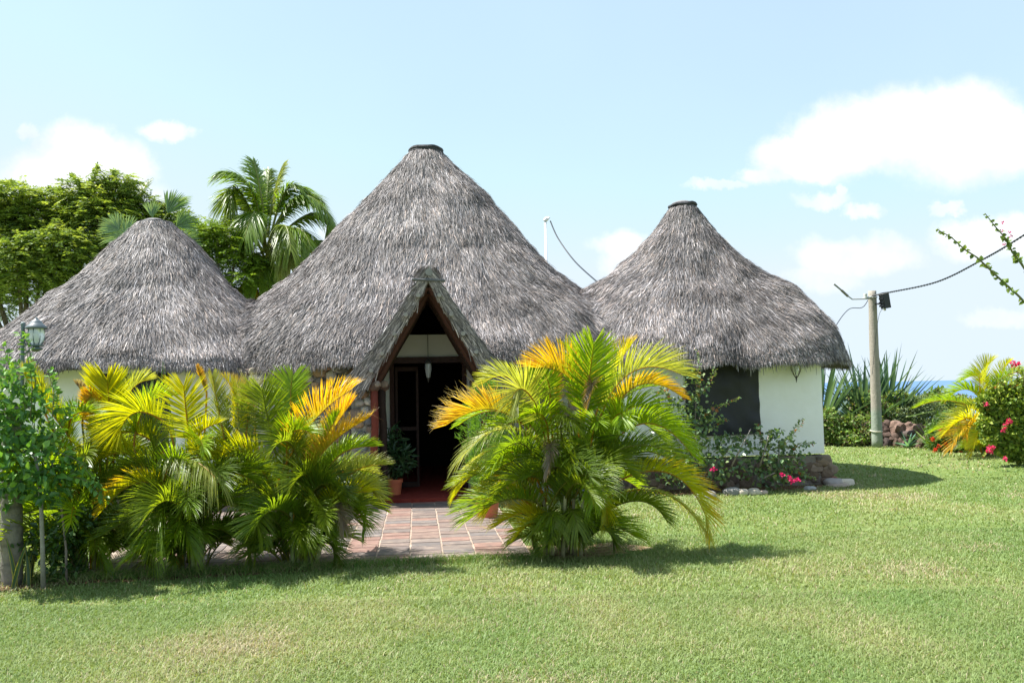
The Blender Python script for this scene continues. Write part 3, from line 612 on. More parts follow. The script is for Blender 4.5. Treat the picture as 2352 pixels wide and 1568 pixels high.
def areca(base, fronds, fr, label, Y, spread=.16, nstem=9, fill=24, fillcols='ggdgb', H=1.15, group='areca palm clumps along the lawn edge', stemh=(.25, .75), Lf=.30, seed=0, skirt=26):
    r = random.Random(seed); t = thing('areca_palm', base, label, 'palm', group); base = np.asarray(base, float)
    st = []
    for q in range(nstem):
        a = r.uniform(0, 6.28); rad = spread*math.sqrt(r.random()); h = r.uniform(*stemh); b = base+np.array([rad*math.cos(a), rad*math.sin(a)*.8, 0]); tp = b+np.array([math.cos(a)*rad*.5+r.uniform(-.06, .06), math.sin(a)*rad*.5, h])
        m = MB(); tt = np.linspace(0, 1, 9)[:, None]; P = b*(1-tt)+tp*tt; rad_ = .020*(1-.3*tt[:, 0])*(1+.12*(np.arange(9) % 2))
        m.tube(P, rad_, np.array([(.22, .20, .12), (.30, .29, .16), (.20, .24, .10)][q % 3]), 8); m.build('stem', M['wood'], t, smooth=True); st.append(tp)
    for (p0, p1, p2, c, kw) in fronds:
        kw = dict(kw); d0 = kw.pop('d0', 0.); d1 = kw.pop('d1', r.uniform(-.35, .35)); dm = (d0+d1)/2
        a, b, e = [PX[fr](*q) for q in (p0, p1, p2)]
        # the mid point given is on the arc: turn it into the Bezier control point
        Q0 = Wp(*a, Y+d0); Qm = Wp(*b, Y+dm); Q2 = Wp(*e, Y+d1); Q1 = 2*Qm-.5*(Q0+Q2)
        stalk = min(st, key=lambda s_: np.linalg.norm(s_-Q0)); m = MB()
        kw.setdefault('L', Lf); frond(m, Q0, Q1, Q2, c, **kw)
        pb = stalk*.5+np.array([Q0[0], Q0[1], stalk[2]*.9])*.5; pb[2] = min(pb[2], Q0[2]-.1)
        tt = np.linspace(0, 1, 8); m.tube(bez(pb, pb*.3+Q0*.7+np.array([0, 0, .02])-(Q1-Q0)*.15, Q0, tt), .010, (.34, .24, .04) if c in 'byop' else (.12, .15, .03), 5, False)
        m.build('frond', M['palm'], t, smooth=True)
    for q in range(fill):
        s0 = st[q % len(st)]; a = r.uniform(0, 6.28); el = r.uniform(.1, 1.25); ln_ = r.uniform(.55, .95)*H; p0 = s0+np.array([0, 0, r.uniform(-.15, .15)]); p0[2] = max(p0[2], .2)
        hd = np.array([math.cos(a), math.sin(a), 0]); p1 = p0+hd*ln_*.45*math.cos(el)+np.array([0, 0, ln_*.75*math.sin(el)+.12]); p2 = p0+hd*ln_*(.55+.4*math.cos(el))+np.array([0, 0, ln_*(math.sin(el)*.72)-.12*ln_-.05]); p2[2] = max(p2[2], .1)
        m = MB(); frond(m, p0, p1, p2, r.choice(fillcols), n=40, L=r.uniform(.24, .34), droop=r.uniform(.06, .3)); m.build('frond', M['palm'], t, smooth=True)
    for q in range(skirt):      # short suckers round the foot of the clump
        a = r.uniform(0, 6.28); el = r.uniform(.25, 1.3); ln_ = r.uniform(.32, .62); rad = spread*r.uniform(.2, 1.2); p0 = base+np.array([rad*math.cos(a), rad*math.sin(a)*.7, r.uniform(0, .12)]); hd = np.array([math.cos(a), math.sin(a), 0])
        p1 = p0+hd*ln_*.35*math.cos(el)+np.array([0, 0, ln_*.8*math.sin(el)+.1]); p2 = p0+hd*ln_*(.35+.5*math.cos(el))+np.array([0, 0, ln_*.62*math.sin(el)]); p2[2] = max(p2[2], .06)
        m = MB(); frond(m, p0, p1, p2, r.choice(fillcols), n=26, L=r.uniform(.18, .27), droop=r.uniform(.2, .6), bare=.25, wd=.015); m.build('frond', M['palm'], t, smooth=True)
    return t
c_ = dict
gB = Gd(1300, 1272)
RB = [((880, 640), (820, 400), (620, 330), 'o', c_(L=.40, d1=-.15, vee=1.0, a0=75, n=54)), ((900, 620), (870, 420), (790, 190), 'y', c_(L=.22, d1=.2, nref='c', vee=.3)), ((905, 640), (930, 420), (960, 190), 'b', c_(nref='c', vee=.25, L=.36, d1=-.25, wd=.024, droop=.05, a0=62, n=50)),
      ((960, 640), (1080, 360), (1180, 200), 'y', c_(L=.26, tipc='o', d1=.3)), ((980, 680), (1180, 360), (1480, 370), 'p', c_(L=.36, d1=.1, n=56, vee=1.0)), ((1060, 640), (1230, 430), (1480, 500), 'o', c_(L=.2, d1=-.15, vee=.9)),
      ((990, 700), (1150, 500), (1330, 440), 'c', c_(L=.34, d1=.35)), ((640, 620), (480, 400), (310, 420), 'p', c_(L=.24, d1=.15)), ((680, 700), (560, 470), (470, 520), 'p', c_(L=.38, d1=-.3, n=56, nref='c', vee=.5)),
      ((520, 660), (330, 575), (85, 670), 'o', c_(L=.30, tipc='k', d1=-.1, n=60, vee=1.05, droop=.02)), ((620, 760), (400, 590), (160, 670), 'b', c_(L=.2, d1=.2)), ((700, 830), (430, 690), (165, 880), 'p', c_(L=.28, d1=-.35, n=54, vee=.4, droop=.5)),
      ((700, 850), (470, 780), (215, 900), 'p', c_(L=.28, d1=.0, droop=.6, vee=.35)), ((640, 930), (500, 830), (380, 890), 'b', c_(L=.26, d1=-.45, droop=.5)), ((660, 1010), (350, 930), (145, 1080), 'y', c_(L=.2, d1=-.1, droop=.5)),
      ((660, 1080), (480, 940), (400, 990), 'o', c_(L=.22, d1=.2)), ((660, 1210), (460, 1090), (320, 1200), 'y', c_(L=.28, d1=-.3, n=50)), ((690, 780), (660, 620), (540, 620), 'b', c_(L=.28, d1=-.4, vee=.5)),
      ((640, 800), (560, 660), (360, 700), 'b', c_(L=.26, d1=.1)), ((900, 800), (700, 560), (860, 640), 'g', c_(L=.2, d1=-.35, droop=.6)), ((800, 900), (770, 640), (880, 700), 'g', c_(L=.22, d1=-.4, droop=.6, vee=.3)),
      ((980, 880), (1180, 570), (1440, 700), 'b', c_(L=.3, d1=.1, n=54)), ((1000, 870), (1270, 660), (1545, 850), 'b', c_(L=.3, d1=-.2, n=56)), ((960, 820), (1090, 620), (1130, 640), 'b', c_(L=.26, d1=-.4, vee=.3, nref='c')),
      ((880, 1060), (1010, 890), (1210, 985), 'g', c_(L=.27, d1=-.35, n=50, vee=.8)), ((920, 960), (960, 700), (990, 650), 'b', c_(L=.28, d1=-.35, nref='c', vee=.2)), ((1040, 1040), (1420, 960), (1655, 1300), 'y', c_(L=.30, d1=-.2, n=64, tipc='o', vee=.9)),
      ((980, 1130), (1360, 1070), (1645, 1345), 'p', c_(L=.24, d1=.1, n=60, tipc='y', droop=.5, vee=.3)), ((1000, 1200), (1230, 1120), (1390, 1235), 'g', c_(L=.22, d1=-.3, n=46)), ((830, 1130), (930, 1010), (960, 1140), 'b', c_(L=.22, d1=-.5, droop=.5, vee=.4)),
      ((860, 1200), (1000, 1120), (1040, 1260), 'y', c_(L=.2, d1=-.4, droop=.4)), ((860, 1330), (830, 1170), (870, 1290), 'g', c_(L=.24, d1=-.5, droop=.6, vee=.2, nref='c')), ((800, 1330), (700, 1180), (760, 1300), 'g', c_(L=.22, d1=-.5, droop=.6, vee=.2, nref='c')),
      ((740, 1340), (600, 1190), (380, 1270), 'y', c_(L=.22, d1=-.2, tipc='k')), ((730, 1300), (620, 1240), (490, 1350), 'y', c_(L=.2, d1=-.4)), ((760, 1360), (620, 1290), (600, 1400), 'g', c_(L=.2, d1=-.3)),
      ((900, 1380), (1010, 1290), (1080, 1370), 'd', c_(L=.22, d1=-.2)), ((640, 900), (700, 790), (690, 960), 'k', c_(L=.14, d1=-.5, droop=.5)), ((900, 560), (950, 420), (930, 560), 'k', c_(L=.14, d1=-.3, tipc='o')),
      ((1060, 760), (1200, 650), (1350, 740), 'c', c_(L=.3, d1=.4)), ((1080, 900), (1300, 830), (1500, 960), 'c', c_(L=.3, d1=.35, n=50)), ((700, 560), (690, 420), (640, 330), 'b', c_(L=.2, d1=-.1, nref='c', vee=.3)), ((740, 600), (730, 380), (680, 170), 'o', c_(L=.12, d1=.2))]
areca(gB, RB, 'B', 'large round areca palm clump standing alone right of the entrance', gB[1], .22, 14, 30, 'gdgcb', 1.15, seed=3)
gL1 = Gd(205, 1308); gL2 = Gd(425, 1312); gL3 = Gd(690, 1298)
L1 = [((400, 760), (255, 570), (140, 415), 'y', c_(L=.36, vee=.6, d1=-.2, n=54)), ((260, 640), (190, 480), (150, 340), 'y', c_(L=.16, d1=.2)), ((480, 720), (490, 590), (470, 480), 'o', c_(L=.16, nref='c', vee=.3)), ((570, 660), (570, 520), (560, 420), 'y', c_(L=.30, nref='c', vee=.15, wd=.028, a0=58, droop=.0, n=40)),
      ((620, 640), (680, 480), (770, 420), 'p', c_(L=.2, d1=.2)), ((749, 890), (647, 800), (509, 850), 'y', c_(L=.30, d1=-.2)), ((855, 794), (670, 690), (466, 799), 'y', c_(L=.26, d1=-.3, n=52, tipc='y')), ((420, 900), (330, 700), (470, 620), 'b', c_(L=.3, d1=.1)),
      ((480, 950), (560, 760), (640, 760), 'g', c_(L=.28, d1=.2)), ((330, 1000), (260, 820), (150, 760), 'g', c_(L=.3, d1=.1)), ((450, 1230), (390, 1150), (320, 1260), 'c', c_(L=.22, d1=-.35, droop=.6)), ((620, 1260), (520, 1240), (545, 1400), 'b', c_(L=.22, d1=-.4, droop=.7)),
      ((560, 1330), (680, 1270), (760, 1370), 'd', c_(L=.22, d1=-.1)), ((560, 1250), (660, 1210), (740, 1290), 'd', c_(L=.22, d1=.2)), ((430, 640), (440, 520), (400, 440), 'k', c_(L=.12, d1=-.1)), ((360, 700), (390, 600), (500, 590), 'b', c_(L=.22, d1=-.3)), ((520, 800), (540, 700), (620, 680), 'b', c_(L=.24, d1=-.3))]
areca(gL1, L1, 'A', 'areca palm clump at the left end of the row, partly behind the leafy shrub', gL1[1], .17, 12, 27, 'gcbgd', 1.05, seed=5, skirt=26)
L2f = [((877, 650), (720, 585), (626, 690), 'y', c_(L=.34, d1=-.2, n=46, vee=1.0)), ((823, 800), (1000, 830), (1133, 940), 'p', c_(L=.26, d1=-.45, n=52, vee=.2, droop=1.0)), ((994, 760), (975, 600), (960, 450), 'y', c_(L=.32, nref='c', vee=.2, n=50, d1=-.1)), ((1030, 800), (1040, 700), (1150, 640), 'y', c_(L=.18, d1=-.3)),
       ((898, 1050), (740, 950), (551, 1082), 'y', c_(L=.24, d1=-.35, n=46, tipc='o')), ((1069, 1065), (1120, 940), (1200, 900), 'g', c_(L=.26, d1=-.3)), ((950, 1150), (850, 1100), (800, 1330), 'c', c_(L=.30, d1=-.45, n=46, droop=.6)), ((1100, 1140), (1260, 1060), (1370, 1240), 'g', c_(L=.24, d1=-.35, n=46, droop=.6)),
       ((1060, 1130), (1030, 1030), (1060, 1000), 'c', c_(L=.2, d1=-.4)), ((960, 1130), (820, 1020), (700, 1110), 'g', c_(L=.28, d1=-.3)), ((1080, 1250), (1230, 1190), (1320, 1370), 'd', c_(L=.2, d1=-.1)), ((1100, 1300), (1180, 1230), (1290, 1290), 'd', c_(L=.2, d1=.1)), ((1180, 760), (1140, 560), (1110, 400), 'p', c_(L=.2, tipc='y', d1=.2)),
       ((1230, 720), (1240, 540), (1180, 410), 'y', c_(L=.18, d1=.2, tipc='o')), ((1280, 760), (1300, 560), (1300, 430), 'p', c_(L=.2, d1=.3, tipc='k')), ((1150, 900), (1180, 700), (1190, 520), 'g', c_(L=.26, d1=.2)), ((1080, 480), (1050, 410), (1030, 345), 'o', c_(L=.07, d1=.1)), ((830, 900), (800, 760), (760, 640), 'g', c_(L=.26, d1=.1)),
       ((1000, 960), (1100, 800), (1260, 760), 'g', c_(L=.28, d1=.2)), ((1000, 1240), (960, 1160), (1010, 1330), 'c', c_(L=.24, d1=-.45, droop=.5)), ((880, 1000), (780, 880), (640, 900), 'g', c_(L=.28, d1=-.1)), ((1040, 920), (1030, 820), (1080, 740), 'y', c_(L=.18, d1=-.3)), ((700, 760), (760, 560), (900, 500), 'b', c_(L=.24, d1=.25))]
areca(gL2, L2f, 'A', 'middle areca palm clump of the left row with low fanned fronds', gL2[1], .16, 12, 27, 'gcbgd', 1.0, seed=8, skirt=30)
L3f = [((1425, 985), (1285, 830), (1060, 850), 'y', c_(L=.34, d1=-.3, n=56, vee=1.0, bare=.15)), ((1440, 985), (1600, 680), (1830, 470), 'o', c_(L=.34, d1=-.2, n=62, vee=.8, bare=.3)), ((1500, 850), (1520, 700), (1620, 690), 'b', c_(L=.26, d1=-.35, n=46)), ((1440, 800), (1400, 620), (1370, 470), 'g', c_(L=.34, d1=-.1, nref='c', vee=.3, n=54)),
       ((1530, 640), (1520, 500), (1530, 400), 'b', c_(L=.26, d1=.1, nref='c', vee=.35, wd=.022)), ((1610, 960), (1700, 780), (1920, 620), 'o', c_(L=.22, d1=-.2, tipc='k', n=52, bare=.25)), ((1600, 940), (1740, 680), (1830, 550), 'o', c_(L=.26, d1=.15, n=50)), ((1610, 1000), (1640, 820), (1620, 660), 'y', c_(L=.16, d1=.2)),
       ((1700, 920), (1790, 800), (1945, 765), 'b', c_(L=.22, d1=.1)), ((1740, 1010), (1860, 890), (2010, 860), 'p', c_(L=.2, d1=-.2, tipc='p')), ((1690, 1120), (1780, 1030), (1930, 1000), 'y', c_(L=.24, d1=-.25)), ((1590, 1200), (1650, 1070), (1690, 1180), 'g', c_(L=.22, d1=-.5, droop=.5)),
       ((1720, 1180), (1840, 1080), (1910, 1200), 'c', c_(L=.22, d1=-.2)), ((1650, 1130), (1750, 1090), (1800, 1190), 'k', c_(L=.2, d1=-.4, droop=.6)), ((1560, 1240), (1480, 1080), (1370, 1060), 'g', c_(L=.28, d1=-.3)), ((1500, 1240), (1400, 1180), (1330, 1290), 'g', c_(L=.24, d1=-.3, droop=.5)),
       ((1580, 1330), (1700, 1260), (1760, 1370), 'd', c_(L=.2, d1=-.2)), ((1600, 880), (1700, 720), (1770, 590), 'b', c_(L=.14, d1=-.3)), ((1660, 1040), (1780, 900), (1930, 900), 'p', c_(L=.24, d1=.2)), ((1700, 1230), (1820, 1160), (1900, 1090), 'c', c_(L=.24, d1=.1)), ((1480, 950), (1480, 760), (1450, 640), 'g', c_(L=.28, d1=.2)),
       ((1450, 1100), (1350, 1000), (1230, 960), 'g', c_(L=.28, d1=.1)), ((1560, 1100), (1600, 900), (1560, 760), 'g', c_(L=.28, d1=.2)), ((1740, 1100), (1880, 980), (1960, 1010), 'p', c_(L=.22, d1=-.1)), ((1330, 700), (1330, 560), (1290, 450), 'p', c_(L=.24, d1=.3, tipc='k')), ((1500, 700), (1450, 560), (1380, 500), 'b', c_(L=.2, d1=.3))]
areca(gL3, L3f, 'A', 'areca palm clump at the right end of the left row, with a golden frond', gL3[1], .16, 12, 24, 'gcbgd', .95, seed=12, skirt=32)
# pale bare stem of the clump beside the terrace
# ================================================================== LEAFY PLANTS
def leaf_cloud(mb, blobs, n, L, cols, mat=None, up=.35, lw=.55, surf=.55, card=False, fold=.18):
    """leaves through a set of ellipsoids (cx,cy,cz,rx,ry,rz); denser towards their skins"""
    B = np.array(blobs, float); vol = B[:, 3]*B[:, 4]*B[:, 5]; k = rng.choice(len(B), n, p=vol**.67/(vol**.67).sum())
    d = nrm(rng.standard_normal((n, 3))); r = np.where(rng.random(n) < surf, rng.uniform(.75, 1.08, n), rng.random(n)**.45)[:, None]
    P = B[k, :3]+d*r*B[k, 3:]; D = nrm(d*.6+rng.standard_normal((n, 3))*.7+np.array([0, 0, -.15])); N = nrm(rng.standard_normal((n, 3))*.6+np.array([0, 0, up])+d*.5)
    ci = rng.integers(0, len(cols), n); C = np.array(cols)[ci]*rng.uniform(.75, 1.25, (n, 1)); LL = L*rng.uniform(.6, 1.2, n)
    (mb.cards if card else mb.leaves)(P, D, N, LL, LL*lw, C); return P
def twigs(mb, base, tips, r0, col=(.2, .16, .12), bend=.25):
    for tp in tips:
        tp = np.asarray(tp, float); mid = (base+tp)/2+rng.normal(0, bend*.2, 3)+np.array([0, 0, .08]); tt = np.linspace(0, 1, 8); mb.tube(bez(np.asarray(base, float), mid, tp, tt), np.linspace(r0, r0*.35, 8), col, 6, False)
def shoot(mb, P, n, L, cols, alt=True, lw=.75, r=.004, col=(.14, .16, .06)):
    P = np.asarray(P, float); tt = np.linspace(0, 1, 12); k = np.linspace(0, len(P)-1, 12); R = np.stack([np.interp(k, np.arange(len(P)), P[:, q]) for q in range(3)], -1); mb.tube(R, np.linspace(r, r*.4, 12), col, 5, False)
    t = np.linspace(.05, 1, n)*(len(R)-1); Q = np.stack([np.interp(t, np.arange(12), R[:, q]) for q in range(3)], -1); T = nrm(np.gradient(Q, axis=0))
    s = nrm(np.cross(T, rng.standard_normal((n, 3)))); D = nrm(s*.8+T*.5+np.array([0, 0, -.1])); ll = L*rng.uniform(.7, 1.15, n)*np.linspace(1.05, .6, n)
    mb.leaves(Q, D, nrm(rng.standard_normal((n, 3))*.4+np.array([0, 0, 1])), ll, ll*lw, np.array(cols)[rng.integers(0, len(cols), n)]*rng.uniform(.8, 1.2, (n, 1)))

# --- leafy shrub at the left edge
SG = [(.06, .16, .04), (.08, .20, .045), (.12, .27, .05), (.18, .34, .05)]
b0 = Gd(100, 1352); sh = thing('leafy_shrub', b0, 'glossy round-leaved shrub on a thin grey trunk at the left edge of the lawn', 'shrub')
def Dp(x, y, Y): return Wp(x, y, Y)
m = MB(); YS = b0[1]
m.tube(np.array([b0, Dp(98, 1250, YS), Dp(95, 1160, YS+.02), Dp(88, 1080, YS), Dp(70, 1000, YS)]), [.022, .019, .017, .014, .01], (.26, .25, .21), 9)
m.build('trunk', M['wood'], sh, smooth=True)
m = MB(); s2 = Gd(153, 1338); m.tube(np.array([s2, Dp(152, 1260, s2[1]), Dp(140, 1150, s2[1]), Dp(120, 1060, YS)]), [.012, .011, .01, .007], (.24, .20, .17), 7); m.build('trunk', M['wood'], sh, smooth=True)
m = MB(); k_ = .0039; bl = []
for (x, y, rx, ry) in [(40, 1060, 60, 60), (110, 1060, 45, 50), (50, 985, 50, 40), (10, 920, 40, 45), (70, 925, 30, 35), (75, 1115, 60, 32), (10, 1120, 50, 40), (150, 1090, 32, 26), (40, 860, 22, 40), (-30, 1000, 60, 90), (95, 1000, 28, 28), (130, 1130, 35, 22)]:
    q = Dp(x, y, YS+random.uniform(-.12, .12)); bl.append((*q, rx*k_, .16+rx*k_*.5, ry*k_))
leaf_cloud(m, bl, 1600, .08, SG, lw=.6)
low = [(*Dp(x, y, YS+.35), rx*k_, .22, ry*k_) for (x, y, rx, ry) in [(60, 1240, 60, 50), (130, 1230, 50, 60), (150, 1300, 40, 30), (20, 1290, 30, 40), (180, 1200, 40, 40)]]; leaf_cloud(m, low, 900, .07, [(.03, .08, .02), (.05, .11, .025), (.08, .16, .03)], lw=.5)  # low leaves get darker greens, shadow under the shrub put into their colour
m.build('foliage', M['leaf'], sh)
for P in ([(70, 960), (75, 880), (60, 800), (45, 765)], [(60, 940), (30, 860), (5, 790)], [(120, 960), (125, 900), (110, 850)], [(150, 1090), (205, 1105), (238, 1150)], [(140, 1040), (185, 1060), (222, 1110)], [(110, 1010), (150, 960), (165, 930)], [(60, 1000), (10, 930), (-10, 880)]):
    m = MB()
    for rep in range(2): shoot(m, [Dp(x+rep*8, y, YS-.05+rep*.1) for x, y in P], 20, .085, SG[1:], lw=.62, r=.005)
    m.build('shoot', M['leaf'], sh)
for (x, y, l) in [(5, 1345, .42), (25, 1350, .36), (62, 1345, .34), (80, 1350, .30), (-10, 1345, .45)]: pass
sn = thing('snake_plant', Gd(20, 1345), 'yellow-edged snake plant at the foot of the ringed palm trunk', 'plant')
for q in range(9):
    m = MB(); a = random.uniform(0, 6.28); b = Gd(random.uniform(-5, 85), random.uniform(1335, 1352)); tip = b+np.array([math.cos(a)*.12, math.sin(a)*.08, random.uniform(.22, .5)]); mid = (b+tip)/2+np.array([math.cos(a)*-.03, 0, 0])
    P = bez(b, mid, tip, np.linspace(0, 1, 6))[None]; wd = np.array([[.03, .036, .034, .028, .018, .002]]); m.strips(P, np.array([[1., .3, 0]]), wd, np.array([(.30, .30, .06)]), .2, np.array([[0, -1., 0]]))
    P2 = P+np.array([0, -.004, 0]); m.strips(P2, np.array([[1., .3, 0]]), wd*.62, np.array([(.05, .11, .035)]), .2, np.array([[0, -1., 0]])); m.build('leaf', M['leaf'], sn)
# ringed palm trunk
tb = Gd(12, 1348); tb[1] += .1; pt = thing('palm_trunk', tb, 'stout grey palm trunk with ring scars at the left picture edge', 'palm trunk'); m = MB()
hz_ = np.linspace(0, 1.62, 60); rr = .088-.010*np.clip(hz_/1.0, 0, 1)+.006*np.sin(hz_*3); rr = rr*(1+.05*((np.arange(60) % 6) == 0)); rr[-3:] *= [.9, .7, .2]
P = np.stack([tb[0]-.01*hz_*2, np.full(60, tb[1]), hz_], -1); cc = np.array([(.21, .195, .165)]*60)*(1-.35*((np.arange(60) % 6) == 1))[:, None]; m.tube(P, rr, cc, 16, True, .015); m.build('trunk', M['wood'], pt, smooth=True)
# lamp on post
lb = Gd(50, 1330); YL = lb[1]+.15; lp = thing('lamp_post', (Wp(52, 1300, YL)[0], YL, 0), 'grey green lantern on a bracket post rising above the left shrub', 'lamp')
P0 = Wp(53, 745, YL); m = MB(); m.tube(np.array([(P0[0], YL, 0), (P0[0], YL, P0[2])]), .017, (.10, .14, .15), 10); rock(m, P0+np.array([0, 0, .005]), (.02, .02, .02), (.14, .18, .19)); m.build('post', M['metal'], lp)
LC = Wp(83, 800, YL); GM = (.09, .13, .14)
m = MB(); pts = np.array([P0+np.array([0, 0, -.30]), P0+np.array([.06, 0, -.245]), P0+np.array([.12, 0, -.24]), (LC[0], YL, P0[2]-.2), (LC[0], YL, LC[2])]); m.tube(pts, .008, GM, 7)
for (cx, cz, r_) in ((.04, -.10, .028), (.045, -.17, .034), (.085, -.15, .018)):
    th = np.linspace(0, 5.2, 16); m.tube(np.stack([P0[0]+cx+r_*np.cos(th)*(1-th*.08), np.full(16, YL), P0[2]+cz+r_*np.sin(th)*(1-th*.08)], -1), .005, GM, 6)
m.tube([P0+np.array([0, 0, -.1]), P0+np.array([.02, 0, -.11])], .006, GM, 6); m.build('bracket', M['metal'], lp)
z0 = LC[2]; m = MB(); m.lathe([(0, -.03), (.02, -.03), (.055, -.01), (.06, .0), (.03, .01), (.03, .02), (.065, .022), (.068, .034), (.0, .036)], (LC[0], YL, z0), GM, 20); m.build('lantern_base', M['metal'], lp, smooth=True)
m = MB(); m.lathe([(.045, .036), (.068, .08), (.075, .13), (.068, .185), (.06, .19)], (LC[0], YL, z0), (.8, .85, .85), 20); m.build('lantern_glass', M['glass'], lp, smooth=True)
m = MB(); m.lathe([(0, .04), (.018, .045), (.02, .12), (.008, .15), (0, .15)], (LC[0], YL, z0), (.9, .9, .88), 12); m.build('bulb', M['metal'], lp, smooth=True)
m = MB()
for q in range(8):
    a = q*math.pi/4+.2; rr_ = np.array([.048, .071, .078, .071, .063]); zz = np.array([.036, .08, .13, .18, .195]); m.tube(np.stack([LC[0]+rr_*math.cos(a), YL+rr_*math.sin(a), z0+zz], -1), .0045, GM, 5, False)
m.build('lantern_ribs', M['metal'], lp)
m = MB(); m.lathe([(.088, .185), (.095, .19), (.092, .205), (.06, .232), (.048, .25), (.042, .262), (.02, .275), (.012, .285), (.012, .292), (.0, .298)], (LC[0], YL, z0), (.12, .145, .16), 24); m.build('lantern_cap', M['metal'], lp, smooth=True)

# spiky upright leaves behind the middle palms
q = Gd(385, 1235); ag = thing('spiky_plant', q, 'tall narrow crossed blades rising against the left hut window screen', 'plant')
for (x0, x1, yt) in ((365, 374, 828), (402, 376, 830), (350, 366, 865), (395, 385, 900)):
    m = MB(); P = np.array([[Wp(x0, 1010, q[1]), Wp((x0*.5+x1*.5), 930, q[1]), Wp(x1, yt, q[1])]]); b = P[:, 0].copy(); b[:, 2] = .0; b[:, 0] += (q[0]-b[:, 0])*.6
    P = np.concatenate([b[:, None], P], 1); m.strips(P, np.array([[1., 0, 0]]), np.array([[.03, .028, .022, .003]]), np.array([(.10, .20, .06)]), .25, np.array([[0, -1., 0]])); m.build('leaf', M['leaf'], ag)

# --- pots by the entrance
def pot(name, c, r, h, label, lip=.03, group=None):
    t = thing(name, c, label, 'plant pot', group); m = MB(); z = c[2]
    m.lathe([(0, 0), (r*.72, 0), (r*.92, h*.8), (r*.93, h*.82), (r*1.04, h*.83), (r*1.05, h), (r*.94, h), (r*.90, h*.88), (0, h*.88)], c, (.58, .17, .085), 28); m.build('pot', M['clay'], t, smooth=False); return t
q = Gd(905, 1146); p1 = pot('plant_pot', q, .135, .31, 'terracotta pot with dark leafy plant standing left in the doorway', group='terracotta pots at the entrance')
m = MB(); bl = [(q[0]+.05, q[1], .62, .2, .18, .22), (q[0]-.02, q[1], .85, .15, .14, .18), (q[0]+.13, q[1]-.05, .55, .15, .12, .14), (q[0]-.1, q[1], .7, .12, .1, .2), (q[0], q[1], 1.0, .08, .08, .1)]
leaf_cloud(m, bl, 420, .15, [(.03, .075, .03), (.04, .10, .035), (.06, .13, .05)], lw=.32); m.build('foliage', M['leaf'], p1)
m = MB(); twigs(m, np.array([q[0], q[1], .27]), [b[:3] for b in bl], .008, (.08, .11, .05)); m.build('stem', M['wood'], p1)
q = Gd(1120, 1190); q = q+np.array([0, 0, .0]); p2 = pot('plant_pot', q, .17, .30, 'terracotta pot with feathery bright green conifer right of the entrance, half behind the big palm', group='terracotta pots at the entrance')
m = MB(); n = 9000; th = rng.uniform(0, 6.28, n); z = .3+1.45*rng.random(n)**1.1; lump = 1+.25*np.sin(th*5+z*9)+.15*np.sin(th*3-z*14); rad = (.27*np.sin(np.clip((z-.22)/1.6, 0, 1)*math.pi)**.55)*lump*rng.uniform(.45, 1.05, n)
P = np.stack([q[0]+rad*np.cos(th), q[1]+rad*np.sin(th), z], -1); D = np.stack([np.cos(th)*.7, np.sin(th)*.7, rng.uniform(.2, 1.1, n)], -1)+rng.normal(0, .25, (n, 3)); m.cards(P, D, rng.standard_normal((n, 3)), rng.uniform(.04, .08, n), .010, np.array([(.13, .27, .03), (.17, .33, .035), (.09, .20, .025)])[rng.integers(0, 3, n)]); m.build('foliage', M['matte_leaf'], p2)
m = MB(); m.tube(np.array([(q[0], q[1], .2), (q[0], q[1], 1.6)]), [.02, .006], (.15, .11, .08), 7); m.build('trunk', M['wood'], p2)
# planter with aloe on the left pier
q = L2W([-1.02, -.30, 0]); ap = thing('stone_planter', q, 'pale stone planter holding a curling aloe beside the left porch pier', 'planter'); m = MB(); m.lathe([(0, 0), (.20, 0), (.215, .03), (.19, .06), (.20, .30), (.235, .34), (.24, .38), (.2, .38), (.19, .34), (0, .34)], q, (.36, .29, .22), 28); m.build('pot', M['stone'], ap)
for k in range(16):
    a = k*2.4; m = MB(); ln = random.uniform(.32, .5); el = random.uniform(.2, 1.2); b = q+np.array([0, 0, .36]); d = np.array([math.cos(a), math.sin(a)*.9, 0]); P = bez(b, b+d*ln*.5*math.cos(el)+np.array([0, 0, ln*.5*math.sin(el)]), b+d*ln*(.5+.45*math.cos(el))+np.array([0, 0, ln*(.9*math.sin(el)+.05)]), np.linspace(0, 1, 8))[None]
    P = P; side = nrm(np.cross(d, [0, 0, 1.]))[None]; m.strips(P, side, np.array([[.055, .055, .05, .043, .034, .024, .012, .002]]), np.array([random.choice([(.13, .20, .12), (.16, .23, .14), (.20, .20, .12)])]), .35, np.array([[0, 0, 1.]])); m.build('leaf', M['matte_leaf'], ap, smooth=True)

